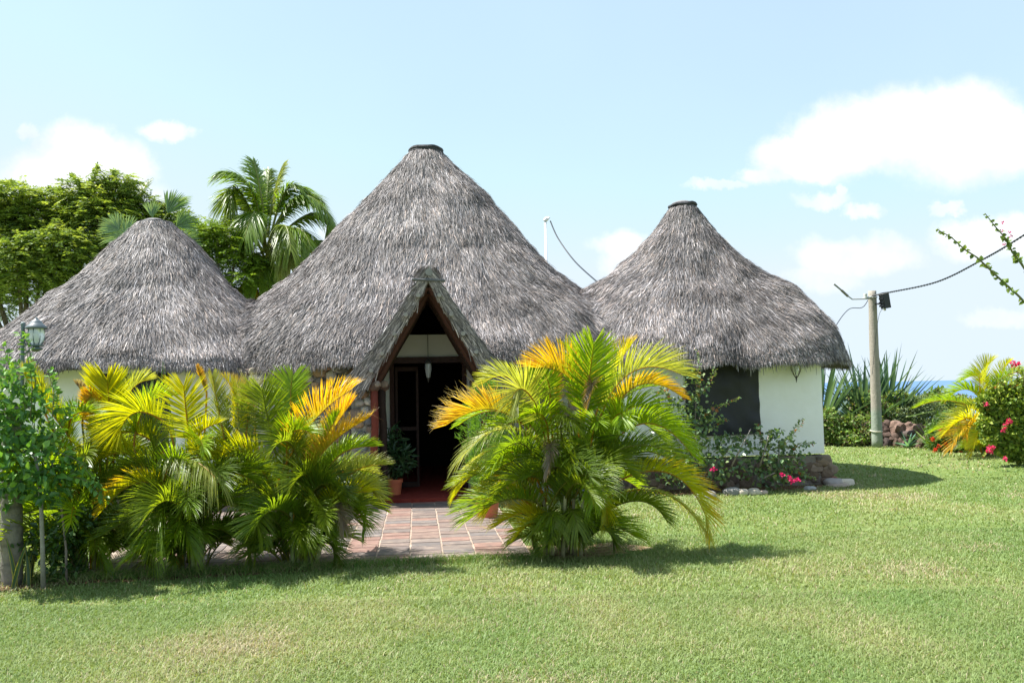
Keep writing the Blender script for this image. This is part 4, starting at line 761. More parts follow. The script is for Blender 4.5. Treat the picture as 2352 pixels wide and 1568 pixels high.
# --- bougainvilleas in front of the right hut
BG = [(.08, .14, .07), (.11, .19, .09), (.16, .25, .11), (.24, .31, .12)]
def bougain(base, blobs, shoots_, nleaf, label, Y, flowers=(), L=.078, group='bougainvilleas', cols=BG, fcol=(.62, .03, .16), frr='D', name='bougainvillea', kk=None, bare=()):
    t = thing(name, base, label, 'shrub', group); base = np.asarray(base, float); k = Y/1883.
    bl = []
    for (x, y, rx, ry) in blobs: q = Wp(*PX[frr](x, y), Y+random.uniform(-.12, .08)); s = dict(D=1., R=.2051)[frr]; bl.append((*q, rx*k*s, min(.26, rx*k*.5) if frr == 'D' else max(.14, rx*k*(.42 if frr == 'D' else .6)*s), ry*k*s))
    m = MB(); twigs(m, base+np.array([0, 0, .03]), [b[:3] for b in bl], .018, (.24, .20, .17))
    for (a, b) in bare: m.tube(np.array([Wp(*a, Y-.1), (Wp(*a, Y-.1)+Wp(*b, Y-.2))/2+np.array([.01, 0, .02]), Wp(*b, Y-.2)]), [.014, .012, .007], (.36, .30, .27), 7)
    m.build('stem', M['wood'], t, smooth=True)
    m = MB(); leaf_cloud(m, bl, nleaf, L, cols, lw=.75, surf=.4)
    for P in shoots_:
        for rep in range(2): shoot(m, [Wp(*PX[frr](x+rep*5, y+rep*3), Y-.1*rep) for x, y in P], 22, L*.95, cols[1:]+[(.30, .12, .04)] if rep else cols[1:], lw=.75, col=(.2, .15, .08))
    m.build('foliage', M['matte_leaf' if frr == 'R' else 'leaf'], t)
    for f in flowers:
        q = Wp(*PX[frr](*f), Y-.45*(1 if frr == 'D' else 2)); m = MB(); n = 13; d = nrm(rng.standard_normal((n, 3))); m.leaves(q+d*rng.uniform(0, .03, (n, 1)), d+np.array([0, -.4, .3]), nrm(rng.standard_normal((n, 3))), .038, .034, np.array(fcol)*rng.uniform(.7, 1.3, (n, 1))); m.build('blossom', M['petal'], t)
    return t
g1 = Gd(1600, 1127); g1 = g1*(12.68/g1[1]); g1[2] = 0; bougain(g1, [(1590, 1010, 75, 70), (1560, 930, 55, 60), (1610, 950, 45, 45), (1640, 1060, 70, 50), (1545, 1050, 60, 60), (1680, 1020, 40, 30), (1600, 880, 28, 40), (1530, 960, 45, 50), (1590, 1095, 80, 25)],
    [[(1600, 920), (1605, 860), (1600, 805)], [(1590, 920), (1625, 880), (1640, 845)], [(1600, 960), (1650, 930), (1695, 912)], [(1570, 920), (1570, 860), (1568, 840)], [(1540, 920), (1525, 890), (1500, 905)], [(1610, 990), (1650, 970), (1665, 960)]], 1400,
    'tall bougainvillea climbing in front of the right hut window screen', g1[1], [(1638, 1076)], bare=[((1680, 1070), (1724, 985))])
g2 = Gd(1780, 1126); g2 = g2*(12.8/g2[1]); g2[2] = 0; bougain(g2, [(1770, 1050, 60, 45), (1760, 1090, 55, 30), (1810, 1080, 45, 35), (1745, 1010, 35, 30), (1790, 1010, 35, 25), (1830, 1040, 30, 20), ],
    [[(1790, 1030), (1820, 990), (1842, 962)], [(1810, 1030), (1840, 1018), (1868, 1015)], [(1750, 1020), (1740, 985), (1735, 975)], [(1800, 1060), (1840, 1085), (1868, 1095)], [(1720, 1020), (1700, 1000), (1670, 1005)]], 560,
    'low bougainvillea with pink blossoms against the white wall of the right hut', g2[1], [(1796, 1090), (1813, 1096), (1820, 1105), (1831, 1103)], bare=[((1745, 1070), (1765, 1000)), ((1745, 1105), (1780, 1085))])
# edging stones of the bed
for (x, y, rx, ry, c, lb_) in [(1620, 1137, 26, 10, (.30, .29, .28), 'flat grey edging stone nearest the big palm'), (1680, 1130, 20, 10, (.25, .24, .22), 'dark grey edging stone in front of the low bougainvillea, left of the pale stones'), (1706, 1131, 13, 9, (.50, .44, .36), 'small pale edging stone between two larger ones in front of the bougainvillea'),
        (1733, 1130, 16, 9, (.46, .41, .32), 'tan edging stone in front of the low bougainvillea'), (1752, 1131, 12, 6, (.42, .33, .27), 'reddish edging stone right of the tan one'), (1860, 1121, 14, 5, (.42, .42, .42), 'thin grey stone half sunk in grass at the bed edge'),
        (1915, 1108, 22, 10, (.36, .32, .30), 'grey stone leaning on the pale stone beside the hut corner'), (1942, 1108, 20, 9, (.62, .54, .44), 'largest pale cream stone lying by the right hut corner'), (1925, 1114, 26, 4, (.40, .31, .25), 'flat brown stone in front of the cream stone at the hut corner'), (1895, 1098, 26, 9, (.20, .09, .06), 'dark red brick rubble lying at the plinth corner')]:
    q = Gd(x, y+ry*.6); k = q[1]/1883; m = MB(); rock(m, q+np.array([0, 0, ry*k*.5]), (rx*k, rx*k*.8, ry*k*1.15), c, rough=.1, sub=3); o = m.build('edging_stone', M['stone'], smooth=True, origin=q); tag(o, lb_, 'stone', 'stones edging the flower bed')

# ================================================================== RIGHT GARDEN AND BACKGROUND
# pole
q = Gd(2015, 1027); top = Wp(2003, 668, q[1]); up_ = top; pole = thing('utility_pole', q, 'weathered round timber pole on the lawn right of the huts', 'pole')
m = MB(); tt = np.linspace(0, 1, 24)[:, None]; P = q*(1-tt)+top*tt; m.tube(P, np.linspace(.135, .098, 24), np.where(tt < .25, np.array([(.24, .27, .22)]), np.array([(.30, .265, .22)])), 14, True, .02); m.build('shaft', M['wood'], pole, smooth=True)
m = MB(); th = np.linspace(0, 6.4, 20); z = q[2]+.42; m.tube(np.stack([q[0]-.01+.14*np.cos(th), q[1]+.14*np.sin(th), z+.0*th+.02*np.sin(th)], -1), .012, (.6, .55, .45), 6); m.build('rope', M['wood'], pole)
k = q[1]/1883; m = MB(); T0 = top+np.array([0, -.1, -.22]); m.tube([T0+np.array([-.30, 0, .02]), T0+np.array([-.07, 0, .06])], .022, (.5, .5, .5), 8)
for dz in (0, .06): m.lathe([(.0, -.03), (.04, -.03), (.045, 0), (.04, .03), (0, .03)], T0+np.array([-.22, 0, dz+.05]), (.55, .55, .52), 12)
th = np.linspace(0, 6.3, 16); m.tube(np.stack([T0[0]+.115*np.cos(th), q[1]+.115*np.sin(th), T0[2]+.05+0*th], -1), .01, (.35, .35, .35), 5); m.build('insulator_bracket', M['metal'], pole)
m = MB(); m.tube([Wp(1997, 686, q[1]-.12), Wp(1957, 687, q[1]-.15), Wp(1945, 678, q[1]-.2)], .018, (.35, .35, .36), 8); m.tube([Wp(1947, 680, q[1]-.2), Wp(1932, 666, q[1]-.3)], .032, (.16, .15, .15), 10); m.tube([Wp(1933, 667, q[1]-.3), Wp(1915, 652, q[1]-.4)], .022, (.22, .22, .22), 10); m.build('lamp_arm', M['metal'], pole)
fl = thing('floodlight', Wp(2030, 690, q[1]-.2), 'black box floodlight clamped to the right side of the pole top', 'floodlight')
c = Wp(2032, 690, q[1]-.25); m = MB()
def rotbox(m, c, h, ax, col):
    ca, sa = math.cos(ax), math.sin(ax); m.box((-h[0], -h[1], -h[2]), h, col, lambda V: np.stack([V[:, 0]*ca-V[:, 2]*sa+c[0], V[:, 1]+c[1], V[:, 0]*sa+V[:, 2]*ca+c[2]], -1))
rotbox(m, c, (.075, .12, .20), .12, (.012, .012, .015))
for z in (-.13, -.05, .05, .13): rotbox(m, c+np.array([-.085, 0, z]), (.014, .11, .025), .12, (.012, .012, .015))
m.build('housing', M['black'], fl); m = MB(); rotbox(m, c+np.array([.081, 0, 0]), (.004, .1, .17), .12, (.3, .3, .3)); m.build('lens', M['glass'], fl)
m = MB(); m.tube([Wp(2010, 698, q[1]-.1), Wp(2026, 697, q[1]-.2)], .022, (.05, .05, .06), 8); m.tube([c+np.array([-.03, -.02, -.18]), c+np.array([-.02, -.02, -.26])], .035, (.45, .43, .38), 8); m.build('mount', M['metal'], fl)
def wire(name, pts, r, label, col=(.06, .06, .07), twist=0, lab='cable'):
    pts = np.array(pts, float); n = len(pts); kx = np.linspace(0, n-1, 160)
    t = kx; 
    # Catmull-Rom through the points
    i = np.clip(t.astype(int), 0, n-2); f = (t-i)[:, None]; p0 = pts[np.clip(i-1, 0, n-1)]; p1 = pts[i]; p2 = pts[i+1]; p3 = pts[np.clip(i+2, 0, n-1)]
    P = .5*((2*p1)+(-p0+p2)*f+(2*p0-5*p1+4*p2-p3)*f*f+(-p0+3*p1-3*p2+p3)*f**3); m = MB()
    if twist:
        a = np.linspace(0, twist*2*math.pi, 160)
        P = np.stack([np.interp(np.linspace(0, 159, 900), np.arange(160), P[:, q_]) for q_ in range(3)], -1); a = np.linspace(0, twist*2*math.pi, 900)
        for s_ in (0, math.pi): m.tube(P+np.stack([np.zeros(900), np.cos(a+s_)*r, np.sin(a+s_)*r], -1), r, col, 5, False)
    else: m.tube(P, r, col, 5, False)
    return tag(m.build(name, M['black']), label, lab)
wire('power_cable', [Wp(2005, 679, q[1]-.12), Wp(2040, 672, 20), Wp(2150, 648, 18), Wp(2250, 600, 16.2), Wp(2352, 540, 14.6), Wp(2560, 400, 12.5)], .011, 'dark twisted power cable sagging from the pole top to the right picture edge', twist=46)
wire('cable', [Wp(1993, 690, q[1]-.12), Wp(1980, 706, 20), Wp(1950, 710, 19), Wp(1921, 746, 17), Wp(1905, 790, 16.)], .010, 'thin wire drooping left from the pole to the right hut roof')
wire('cable', [c+np.array([-.02, 0, -.2]), Wp(2020, 720, q[1]-.15), Wp(2012, 770, q[1]-.16), Wp(2003, 860, q[1]-.17)], .005, 'thin cord hanging from the floodlight down the pole')
# white pipe mast behind the roofs
YP = 19.5; pb_ = Wp(1257, 700, YP); pm = thing('pipe_mast', (pb_[0], YP, 0), 'thin white pipe mast with bent top sticking up between middle and right roofs', 'mast')
m = MB(); tpz = Wp(1257, 508, YP)[2]; m.tube([(pb_[0], YP, 0), (pb_[0], YP, tpz)], .030, (.75, .75, .77), 10); m.build('pipe', M['metal'], pm, smooth=True)
m = MB(); a = np.linspace(0, math.pi*.75, 8); m.tube(np.stack([pb_[0]+.05-.05*np.cos(a), np.full(8, YP), tpz+.05*np.sin(a)*1.3], -1), .05, (.8, .8, .82), 10); m.build('pipe_bend', M['metal'], pm, smooth=True)
wire('cable', [Wp(1264, 508, YP), Wp(1282, 548, 18.8), Wp(1320, 600, 17.8), Wp(1372, 648, 16.2)], .016, 'dark cable hanging from the white pipe mast to the right hut roof', (.05, .05, .06))

# rubble wall of volcanic stone
A_ = Gd(1885, 1020); B_ = Gd(2165, 1027); rw = MB(); tk = 0
for row in range(3):
    x = 0.; Lw = np.linalg.norm(B_-A_); d = (B_-A_)/Lw
    while x < Lw+1.0:
        s_ = random.uniform(.10, .22); pz = A_+d*(x+s_*.8)+np.array([random.uniform(-.05, .05), random.uniform(-.08, .12)+.08*row, .10+.155*row+random.uniform(-.03, .03)])
        rock(rw, pz, (s_, .22, random.uniform(.12, .19)), np.array(random.choice([(.10, .065, .05), (.13, .085, .065), (.07, .05, .043), (.17, .11, .085), (.12, .092, .08)]))*random.uniform(.7, 1.2), rough=.30, sub=3); x += s_*1.5
tag(rw.build('rubble_wall', M['stone'], smooth=False), 'low wall of rough reddish brown volcanic stones behind the pole', 'wall')

# sisal plants
def sisal(base, n, L, label, seed, cols=((.07, .13, .10), (.10, .17, .13), (.05, .10, .075)), group='sisal plants behind the rubble wall', w_=.085, name='sisal_plant', elr=(.15, 1.5), cat='plant', minz=.2):
    r = random.Random(seed); t = thing(name, base, label, cat, group)
    for k in range(n):
        a = k*2.4+r.uniform(-.3, .3); el = r.uniform(*elr); ln = L*r.uniform(.75, 1.1); b = base+np.array([0, 0, minz]); dv = np.array([math.cos(a)*math.cos(el), math.sin(a)*math.cos(el), math.sin(el)]); bend = np.array([0, 0, -.12*ln*math.cos(el)])
        P = (b[None]+dv[None]*np.linspace(0.02, 1, 9)[:, None]*ln+bend*(np.linspace(0, 1, 9)**2)[:, None])[None]; side = nrm(np.cross(dv, [0, 0, 1.])+1e-4)[None]; up_v = nrm(np.cross(side[0], dv))[None]
        m = MB(); m.strips(P, side, w_*np.array([[.9, .95, 1., 1., .95, .85, .65, .38, .03]]), np.array([cols[k % len(cols)]])*r.uniform(.8, 1.3), .28, up_v); m.build('leaf', M['matte_leaf'], t, smooth=True)
    return t
sisal(Wp(1985, 985, 23.4)*np.array([1, 1, 0]), 85, 2.45, 'largest grey-green sisal with long sword leaves left of the pole', 1, elr=(.12, 1.45), w_=.115)
sisal(Wp(1885, 985, 22.8)*np.array([1, 1, 0]), 60, 2.5, 'sisal half hidden by the corner of the right hut', 2, w_=.11, elr=(.6, 1.5))
sisal(Wp(2040, 985, 24.)*np.array([1, 1, 0]), 60, 2.5, 'sisal spreading its blades to the right of the pole against the sea', 3, elr=(.35, 1.45), w_=.11)
sisal(Wp(2075, 960, 22.9)*np.array([1, 1, 0]), 16, 1.35, 'small upright blue-green sisal in the hedge right of the pole', 4, ((.13, .22, .20), (.10, .18, .17)), elr=(1.1, 1.5), w_=.06)
q = Gd(2086, 1029); sisal(q, 16, .42, 'little blue agave growing at the foot of the rubble wall', 5, ((.12, .24, .19), (.16, .30, .24)), None, .06, 'agave', (.3, 1.3), 'plant', .02)
q = Gd(2140, 1030); sisal(q, 26, .75, 'strappy green clump between rubble wall and red flowers', 6, ((.10, .18, .05), (.18, .24, .07)), None, .045, 'strap_leaf_plant', (.5, 1.45), 'plant', .02)

# hedge shrubs behind the wall
HG = [(.09, .16, .04), (.13, .23, .05), (.18, .29, .06), (.26, .34, .10), (.16, .14, .07)]; SGR = [(.14, .20, .10), (.20, .26, .13), (.10, .15, .07), (.26, .31, .17)]
def shrub(base, blobs, n, L, cols, label, Y, name='shrub', group=None, lw=.55, card=False, mat='matte_leaf', cat='shrub'):
    t = thing(name, base, label, cat, group); k = Y/1883; bl = []
    for (x, y, rx, ry) in blobs: q = Wp(x, y, Y+random.uniform(-.3, .3)); bl.append((*q, rx*k, max(.3, rx*k*.7), ry*k))
    m = MB(); leaf_cloud(m, bl, n, L, cols, lw=lw, surf=.6, card=card); m.build('foliage', M[mat], t)
    m = MB(); twigs(m, np.array([base[0], base[1], .02]), [b[:3] for b in bl], .02, (.16, .13, .10)); m.build('stem', M['wood'], t); return t
Gh = 'hedge shrubs behind the rubble wall'
shrub(Gd(1905, 1018), [(1905, 985, 45, 28), (1900, 960, 26, 22), (1935, 1000, 35, 18), (1950, 968, 18, 14)], 2600, .10, HG, 'bright green shrub crowding the wall beside the right hut corner', 21.6, group=Gh)
shrub(Gd(1975, 1020), [(1985, 1000, 45, 20), (2000, 975, 30, 25), (1960, 1010, 30, 12)], 1700, .09, HG, 'green creeper spilling over the rubble left of the pole', 21.3, group=Gh)
shrub(Wp(2020, 1000, 23)*[1, 1, 0], [(1995, 925, 28, 28), (1960, 905, 20, 14), (2020, 950, 40, 30), (1975, 945, 30, 25)], 1700, .11, HG, 'leafy bush among the sisal blades behind the pole', 22.9, group=Gh)
shrub(Wp(2065, 1000, 23)*[1, 1, 0], [(2055, 918, 30, 20), (2085, 925, 25, 20), (2050, 935, 25, 20)], 1500, .11, HG, 'light green bush just right of the pole under the sea line', 23., group=Gh)
shrub(Wp(2080, 1000, 22.5)*[1, 1, 0], [(2050, 960, 35, 22), (2090, 955, 40, 25), (2130, 950, 45, 30), (2120, 930, 35, 22), (2160, 975, 30, 20)], 5200, .07, SGR, 'grey-green small-leaved bush above the rubble wall', 22.4, group=Gh)
shrub(Wp(2150, 1000, 24)*[1, 1, 0], [(2130, 922, 30, 16), (2165, 925, 35, 22), (2190, 938, 35, 30), (2150, 935, 35, 20), (2210, 925, 20, 18), (2140, 905, 10, 12), (2160, 903, 10, 14)], 2600, .11, HG, 'green bush with papaya-like sprigs against the sea', 23.8, group=Gh)
m_ = None
# red flowering ixora
q = Gd(2190, 1036); ix = shrub(q, [(2185, 1010, 38, 28), (2215, 1015, 35, 25), (2165, 985, 20, 25), (2240, 1020, 30, 22), (2150, 990, 20, 22), (2152, 1018, 22, 20), (2175, 960, 20, 16)], 3200, .085, [(.06, .12, .03), (.09, .17, .035), (.14, .23, .05)], 'dark-leaved shrub dotted with orange-red flower heads beside the strappy clump', 19.3, 'ixora_shrub')
for (x, y) in [(2165, 974), (2141, 1009), (2156, 1025), (2148, 1034), (2151, 1055-0), (2193, 1024), (2205, 1040), (2209, 1046), (2172, 1020), (2160, 990), (2230, 1035)]:
    y = min(y, 1046); fq = Wp(x, y, 18.8); m = MB(); n = 40; d = nrm(rng.standard_normal((n, 3))+np.array([0, -.3, .5])); m.cards(fq+d*rng.uniform(.0, .04, (n, 1)), d, rng.standard_normal((n, 3)), .04, .032, np.array([(.60, .07, .02)])*rng.uniform(.7, 1.25, (n, 1))); m.build('flower_head', M['petal'], ix)
# yellow-green palm in the right bed
YQ = 17.8; q = Gd(2270, 1046); 
RP = [((1230, 1150), (1010, 880), (720, 1050), 'y', c_(L=.42, n=46, tipc='p', vee=.9, d1=-.4, wd=.03)), ((1220, 1180), (1000, 950), (790, 1220), 'o', c_(L=.40, n=44, vee=.6, d1=-.6, wd=.03)), ((1230, 1120), (1080, 780), (840, 880), 'p', c_(L=.36, n=42, d1=.2, wd=.03)), ((1250, 950), (1160, 480), (1250, 240), 'y', c_(L=.40, n=46, d1=.2, wd=.03)),
      ((1290, 900), (1330, 480), (1450, 250), 'y', c_(L=.3, n=40, d1=.3, wd=.03)), ((1240, 800), (1150, 440), (920, 450), 'b', c_(L=.30, n=36, d1=.4, wd=.026)), ((1230, 820), (1000, 560), (760, 660), 'b', c_(L=.34, n=40, d1=.3, wd=.03)), ((1300, 950), (1450, 420), (1590, 420), 'p', c_(L=.3, n=40, tipc='k', d1=.2, wd=.03)), ((1200, 1120), (1120, 1000), (1020, 1280), 'y', c_(L=.3, n=34, d1=-.6, wd=.03)),
      ((1250, 1100), (1060, 900), (960, 1080), 'o', c_(L=.28, n=34, d1=-.5, wd=.028))]
areca(q, RP, 'R', 'yellow-green palm arching from the right flower bed beside the crimson-blossomed mound', YQ, .2, 7, 12, 'bygb', 1.6, 'palms in the right flower bed', (.4, 1.), .36, 21)
# big bougainvillea mound at the right edge
g3 = Gd(2400, 1068); YG = g3[1]
YGC = [(.14, .22, .03), (.21, .30, .04), (.29, .37, .05), (.36, .41, .09), (.09, .16, .025)]
bougain(g3, [(1420, 700, 230, 210), (1500, 900, 240, 230), (1540, 1150, 220, 180), (1330, 780, 130, 160), (1350, 1000, 150, 180), (1620, 600, 160, 160), (1400, 1200, 130, 90), (1560, 1280, 150, 90), (1260, 640, 70, 90), (1230, 800, 90, 90), (1180, 950, 80, 90), (1240, 1080, 90, 90), (1150, 680, 60, 60)],
    [[(1450, 560), (1480, 400), (1500, 290)], [(1500, 560), (1540, 380), (1550, 280)], [(1600, 560), (1600, 400), (1590, 320)], [(1350, 640), (1260, 520), (1220, 500)], [(1300, 800), (1180, 740), (1110, 700)], [(1280, 900), (1160, 880), (1090, 900)], [(1420, 600), (1360, 480), (1330, 430)], [(1300, 1150), (1220, 1220), (1150, 1290)]], 13000,
    'big yellow-green bougainvillea mound with crimson blossoms at the right edge', YG, [(1485, 250), (1540, 262), (1500, 290), (1525, 275), (1440, 905), (1410, 935), (1400, 990), (1385, 1010), (1460, 915), (1225, 1195), (1210, 1230), (1245, 1250), (1265, 1200), (1180, 715), (1400, 1330)], .075, 'bougainvilleas', YGC, (.66, .05, .14), 'R')
# two long arching shoots against the sky, from a bougainvillea outside the frame
for kq, (pts, lab) in enumerate([([(2152, 527), (2185, 545), (2215, 573), (2245, 592), (2290, 635), (2340, 680), (2400, 745), (2440, 900), (2450, 1250)], 'lower arching bougainvillea shoot with round leaves crossing the cable'), ([(2262, 490), (2285, 520), (2310, 548), (2325, 580), (2345, 605), (2400, 690), (2470, 900), (2490, 1250)], 'upper arching bougainvillea shoot with tiny pink buds at the top right')]):
    Yv = 8.6; P = np.array([Wp(x, y, Yv+.05*i_) for i_, (x, y) in enumerate(pts)]); P[-1, 2] = 0
    t = thing('bougainvillea_shoot', P[-1], lab, 'plant shoot', 'long shoots against the sky'); kx = np.linspace(0, len(P)-1, 60); R = np.stack([np.interp(kx, np.arange(len(P)), P[:, a_]) for a_ in range(3)], -1)
    for a_ in range(3): R[1:-1, a_] = (R[:-2, a_]+R[1:-1, a_]*2+R[2:, a_])/4
    m = MB(); m.tube(R, np.linspace(.004, .016, 60), (.16, .17, .07), 6); m.build('stem', M['wood'], t)
    n = 75; tt = np.sort(rng.uniform(0, 45, n)); Q = np.stack([np.interp(tt, np.arange(60), R[:, a_]) for a_ in range(3)], -1); dd = nrm(rng.standard_normal((n, 3))); szz = np.interp(tt, [0, 12, 45], [.028, .055, .07]); m = MB()
    m.leaves(Q, dd, nrm(rng.standard_normal((n, 3))+np.array([0, -.6, .4])), szz, szz*.85, np.array([(.16, .24, .06), (.22, .30, .07), (.12, .18, .05)])[rng.integers(0, 3, n)]); m.build('foliage', M['matte_leaf'], t)
    if kq == 1:
        for f in ((2304, 512), (2300, 530), (2318, 533), (2322, 543), (2306, 560)):
            m = MB(); d = nrm(rng.standard_normal((8, 3))); m.leaves(Wp(*f, Yv)+d*.004, d, nrm(rng.standard_normal((8, 3))), .018, .014, (.6, .05, .2)); m.build('bud', M['petal'], t)

# ---------------- trees behind the huts
TRC = [(.17, .25, .06), (.22, .31, .07), (.28, .37, .08), (.34, .42, .11), (.11, .18, .05)]
def spray_tree(name, base, lumps, Y, nspray, label, limbs, cols=TRC, L=.50, leafL=.11, group=None, cat='tree', hang=.35, skin=.7, trunk_r=.2):
    t = thing(name, base, label, cat, group); k = Y/1883; bl = np.array([(*Wp(x, y, Y+dy), rx*k, rx*k*.9, ry*k) for (x, y, rx, ry, dy) in lumps])
    n = nspray; w_ = bl[:, 3]*bl[:, 5]; kk = rng.choice(len(bl), n, p=w_/w_.sum()); d = nrm(rng.standard_normal((n, 3))+np.array([0, 0, .35])); r = np.where(rng.random(n) < skin, rng.uniform(.85, 1.08, n), rng.random(n)**.5)[:, None]
    P0 = bl[kk, :3]+d*r*bl[kk, 3:]; hd = nrm(np.stack([d[:, 0]+rng.normal(0, .5, n), d[:, 1]+rng.normal(0, .5, n), rng.normal(.15, .3, n)], -1)); LL = L*rng.uniform(.6, 1.3, n)
    ns = 11; s = np.linspace(.1, 1, ns); P = P0[:, None]+hd[:, None]*(s[None, :, None]*LL[:, None, None]); P[..., 2] -= hang*(s**2)[None]*LL[:, None]
    sd = nrm(np.cross(hd, [0, 0, 1.])); m = MB(); C = np.array(cols)[rng.integers(0, len(cols), n)]*rng.uniform(.8, 1.25, (n, 1))
    for sg in (-1, 1):
        Q = P.reshape(-1, 3); D = nrm(sd*sg+hd*.5+np.array([0, 0, -.25]))[:, None]+rng.normal(0, .15, (n, ns, 3)); NN = np.tile(np.array([0, 0, 1.]), (n*ns, 1))+rng.normal(0, .3, (n*ns, 3))
        m.cards(Q, D.reshape(-1, 3), NN, leafL*rng.uniform(.7, 1.2, n*ns), leafL*.42, np.repeat(C, ns, 0)*rng.uniform(.85, 1.15, (n*ns, 1)))
    m.build('crown', M['matte_leaf'], t)
    m = MB(); b = np.asarray(base, float); fork = b+np.array([0, 0, 1.8]); m.tube(np.array([b, b+np.array([.05, 0, .9]), fork]), [trunk_r, trunk_r*.8, trunk_r*.7], (.14, .11, .085), 10)
    for q_ in bl[limbs]: tt = np.linspace(0, 1, 9); m.tube(bez(fork, np.array([(fork[0]+q_[0])/2, (fork[1]+q_[1])/2, (fork[2]*.35+q_[2]*.65)]), q_[:3]+np.array([0, 0, q_[5]*.3]), tt), np.linspace(trunk_r*.5, .025, 9), (.13, .10, .08), 7, False)
    m.build('trunk', M['bark'], t, smooth=True); return t
YT = 23.
q = Wp(60, 900, YT)*[1, 1, 0]
spray_tree('broadleaf_tree', q, [(60, 520, 90, 60, 0), (-60, 560, 110, 90, 0), (150, 500, 75, 55, .5), (20, 460, 60, 35, -.5), (230, 520, 75, 65, 0), (140, 590, 90, 60, -1), (40, 620, 100, 50, -1.2), (260, 470, 60, 45, .6), (190, 450, 45, 30, 0), (330, 500, 60, 40, 1.), (200, 600, 80, 45, .8), (90, 660, 90, 40, 0), (-40, 680, 80, 50, .5), (300, 560, 60, 50, 1.2), (390, 520, 60, 35, 1.5), (-80, 470, 80, 50, 0), (270, 420, 30, 18, .3)], YT, 8600,
    'large spreading tree with feathery leaves behind the left hut', [0, 1, 2, 4, 5, 6, 10, 11, 12, 13])
t = bpy.data.objects['broadleaf_tree']; m = MB()
for P in ([(190, 450), (200, 420), (175, 393)], [(195, 440), (225, 405), (235, 372)], [(180, 445), (150, 430), (118, 425)], [(200, 440), (235, 420), (262, 408)], [(250, 430), (270, 410), (272, 385)], [(50, 470), (60, 440), (70, 418)], [(-10, 430), (15, 410), (45, 412)], [(290, 430), (300, 415), (318, 412)]):
    Q = [Wp(x-10, y+10, YT) for x, y in P]; kx = np.linspace(0, 2, 40); R = np.stack([np.interp(kx, [0, 1, 2], np.array(Q)[:, a_]) for a_ in range(3)], -1); m.tube(R, .012, (.12, .12, .05), 5, False); n = 240; R2 = R[rng.integers(0, 40, n)]+rng.normal(0, .03, (n, 3))
    m.cards(R2, rng.standard_normal((n, 3))+np.array([0, 0, .2]), rng.standard_normal((n, 3)), .12, .05, np.array(TRC)[rng.integers(0, 4, n)])
m.build('top_twigs', M['matte_leaf'], t)
spray_tree('broadleaf_tree', Wp(510, 800, 21)*[1, 1, 0], [(500, 560, 50, 40, 0), (540, 600, 50, 35, 0), (480, 600, 50, 50, .6), (460, 545, 45, 30, .5), (560, 640, 26, 14, -.4), (530, 660, 30, 26, .5), (510, 700, 45, 50, .5)], 21., 1700, 'small light green feathery tree between left hut and coconut palm', [0, 1, 2, 3], [(.14, .23, .03), (.19, .29, .035), (.11, .19, .025)], .42, .085, trunk_r=.08)
# coconut palm
YC = 22.; cb = Wp(625, 900, YC)*[1, 1, 0]; cp = thing('coconut_palm', cb, 'coconut palm with drooping fronds and nuts rising between left and middle roofs', 'palm')
ct = Wp(625, 618, YC); m = MB(); tt = np.linspace(0, 1, 30)[:, None]; P = cb*(1-tt)+Wp(624, 640, YC)*tt; m.tube(P, np.linspace(.24, .22, 30)*(1+.06*(np.arange(30) % 2)), (.26, .22, .18), 14, True, .02); m.build('trunk', M['wood'], cp, smooth=True)
m = MB(); m.tube(np.array([Wp(620, 650, YC), Wp(618, 600, YC), Wp(620, 560, YC)]), [.16, .13, .07], (.28, .30, .06), 10); m.build('crown_shaft', M['wood'], cp, smooth=True)
CF = [((1740, 640), (1640, 250), (1450, 130), 'c', -.8), ((1740, 560), (1700, 250), (1655, 60), 'c', .3), ((1750, 560), (1790, 280), (1845, 90), 'p', .2), ((1750, 600), (1960, 290), (2180, 470), 'c', -.6), ((1740, 620), (1600, 330), (1490, 310), 'g', .6), ((1740, 650), (1580, 420), (1470, 520), 'c', .8),
      ((1750, 650), (1900, 330), (2070, 300), 'g', .9), ((1750, 680), (1920, 500), (2030, 620), 'c', -1.), ((1750, 700), (1960, 600), (2150, 585), 'g', .5), ((1750, 720), (1930, 690), (2100, 690), 'g', -.2), ((1730, 700), (1620, 500), (1560, 610), 'g', -1.2), ((1740, 660), (1680, 400), (1600, 560), 'c', -1.5),
      ((1760, 680), (1850, 480), (1900, 640), 'g', -1.4), ((1740, 520), (1745, 300), (1760, 120), 'g', 1.), ((1740, 660), (1500, 480), (1400, 560), 'c', 1.2), ((1760, 690), (1840, 630), (1900, 760), 'p', -.9), ((1730, 760), (1650, 800), (1620, 960), 'o', -.4), ((1740, 740), (1720, 700), (1690, 860), 'c', -1.),
      ((1760, 600), (1870, 250), (2000, 280), 'c', -.3), ((1740, 640), (1560, 260), (1500, 420), 'g', -.6), ((1750, 640), (2050, 400), (2170, 600), 'g', .3)]
for (a, b, e, c, dd) in CF:
    Q0, Qm, Q2 = Wp(*PX['F'](*a), YC), Wp(*PX['F'](*b), YC+dd*.5), Wp(*PX['F'](*e), YC+dd); m = MB(); frond(m, Q0, 2*Qm-.5*(Q0+Q2), Q2, c, n=110, L=.75, wd=.040, big=True, vee=-.15, droop=.55, bare=.22, a0=58, a1=22, rr=.03, rcol=(.25, .28, .06)); m.build('frond', M['coconut_leaf'], cp, smooth=True)
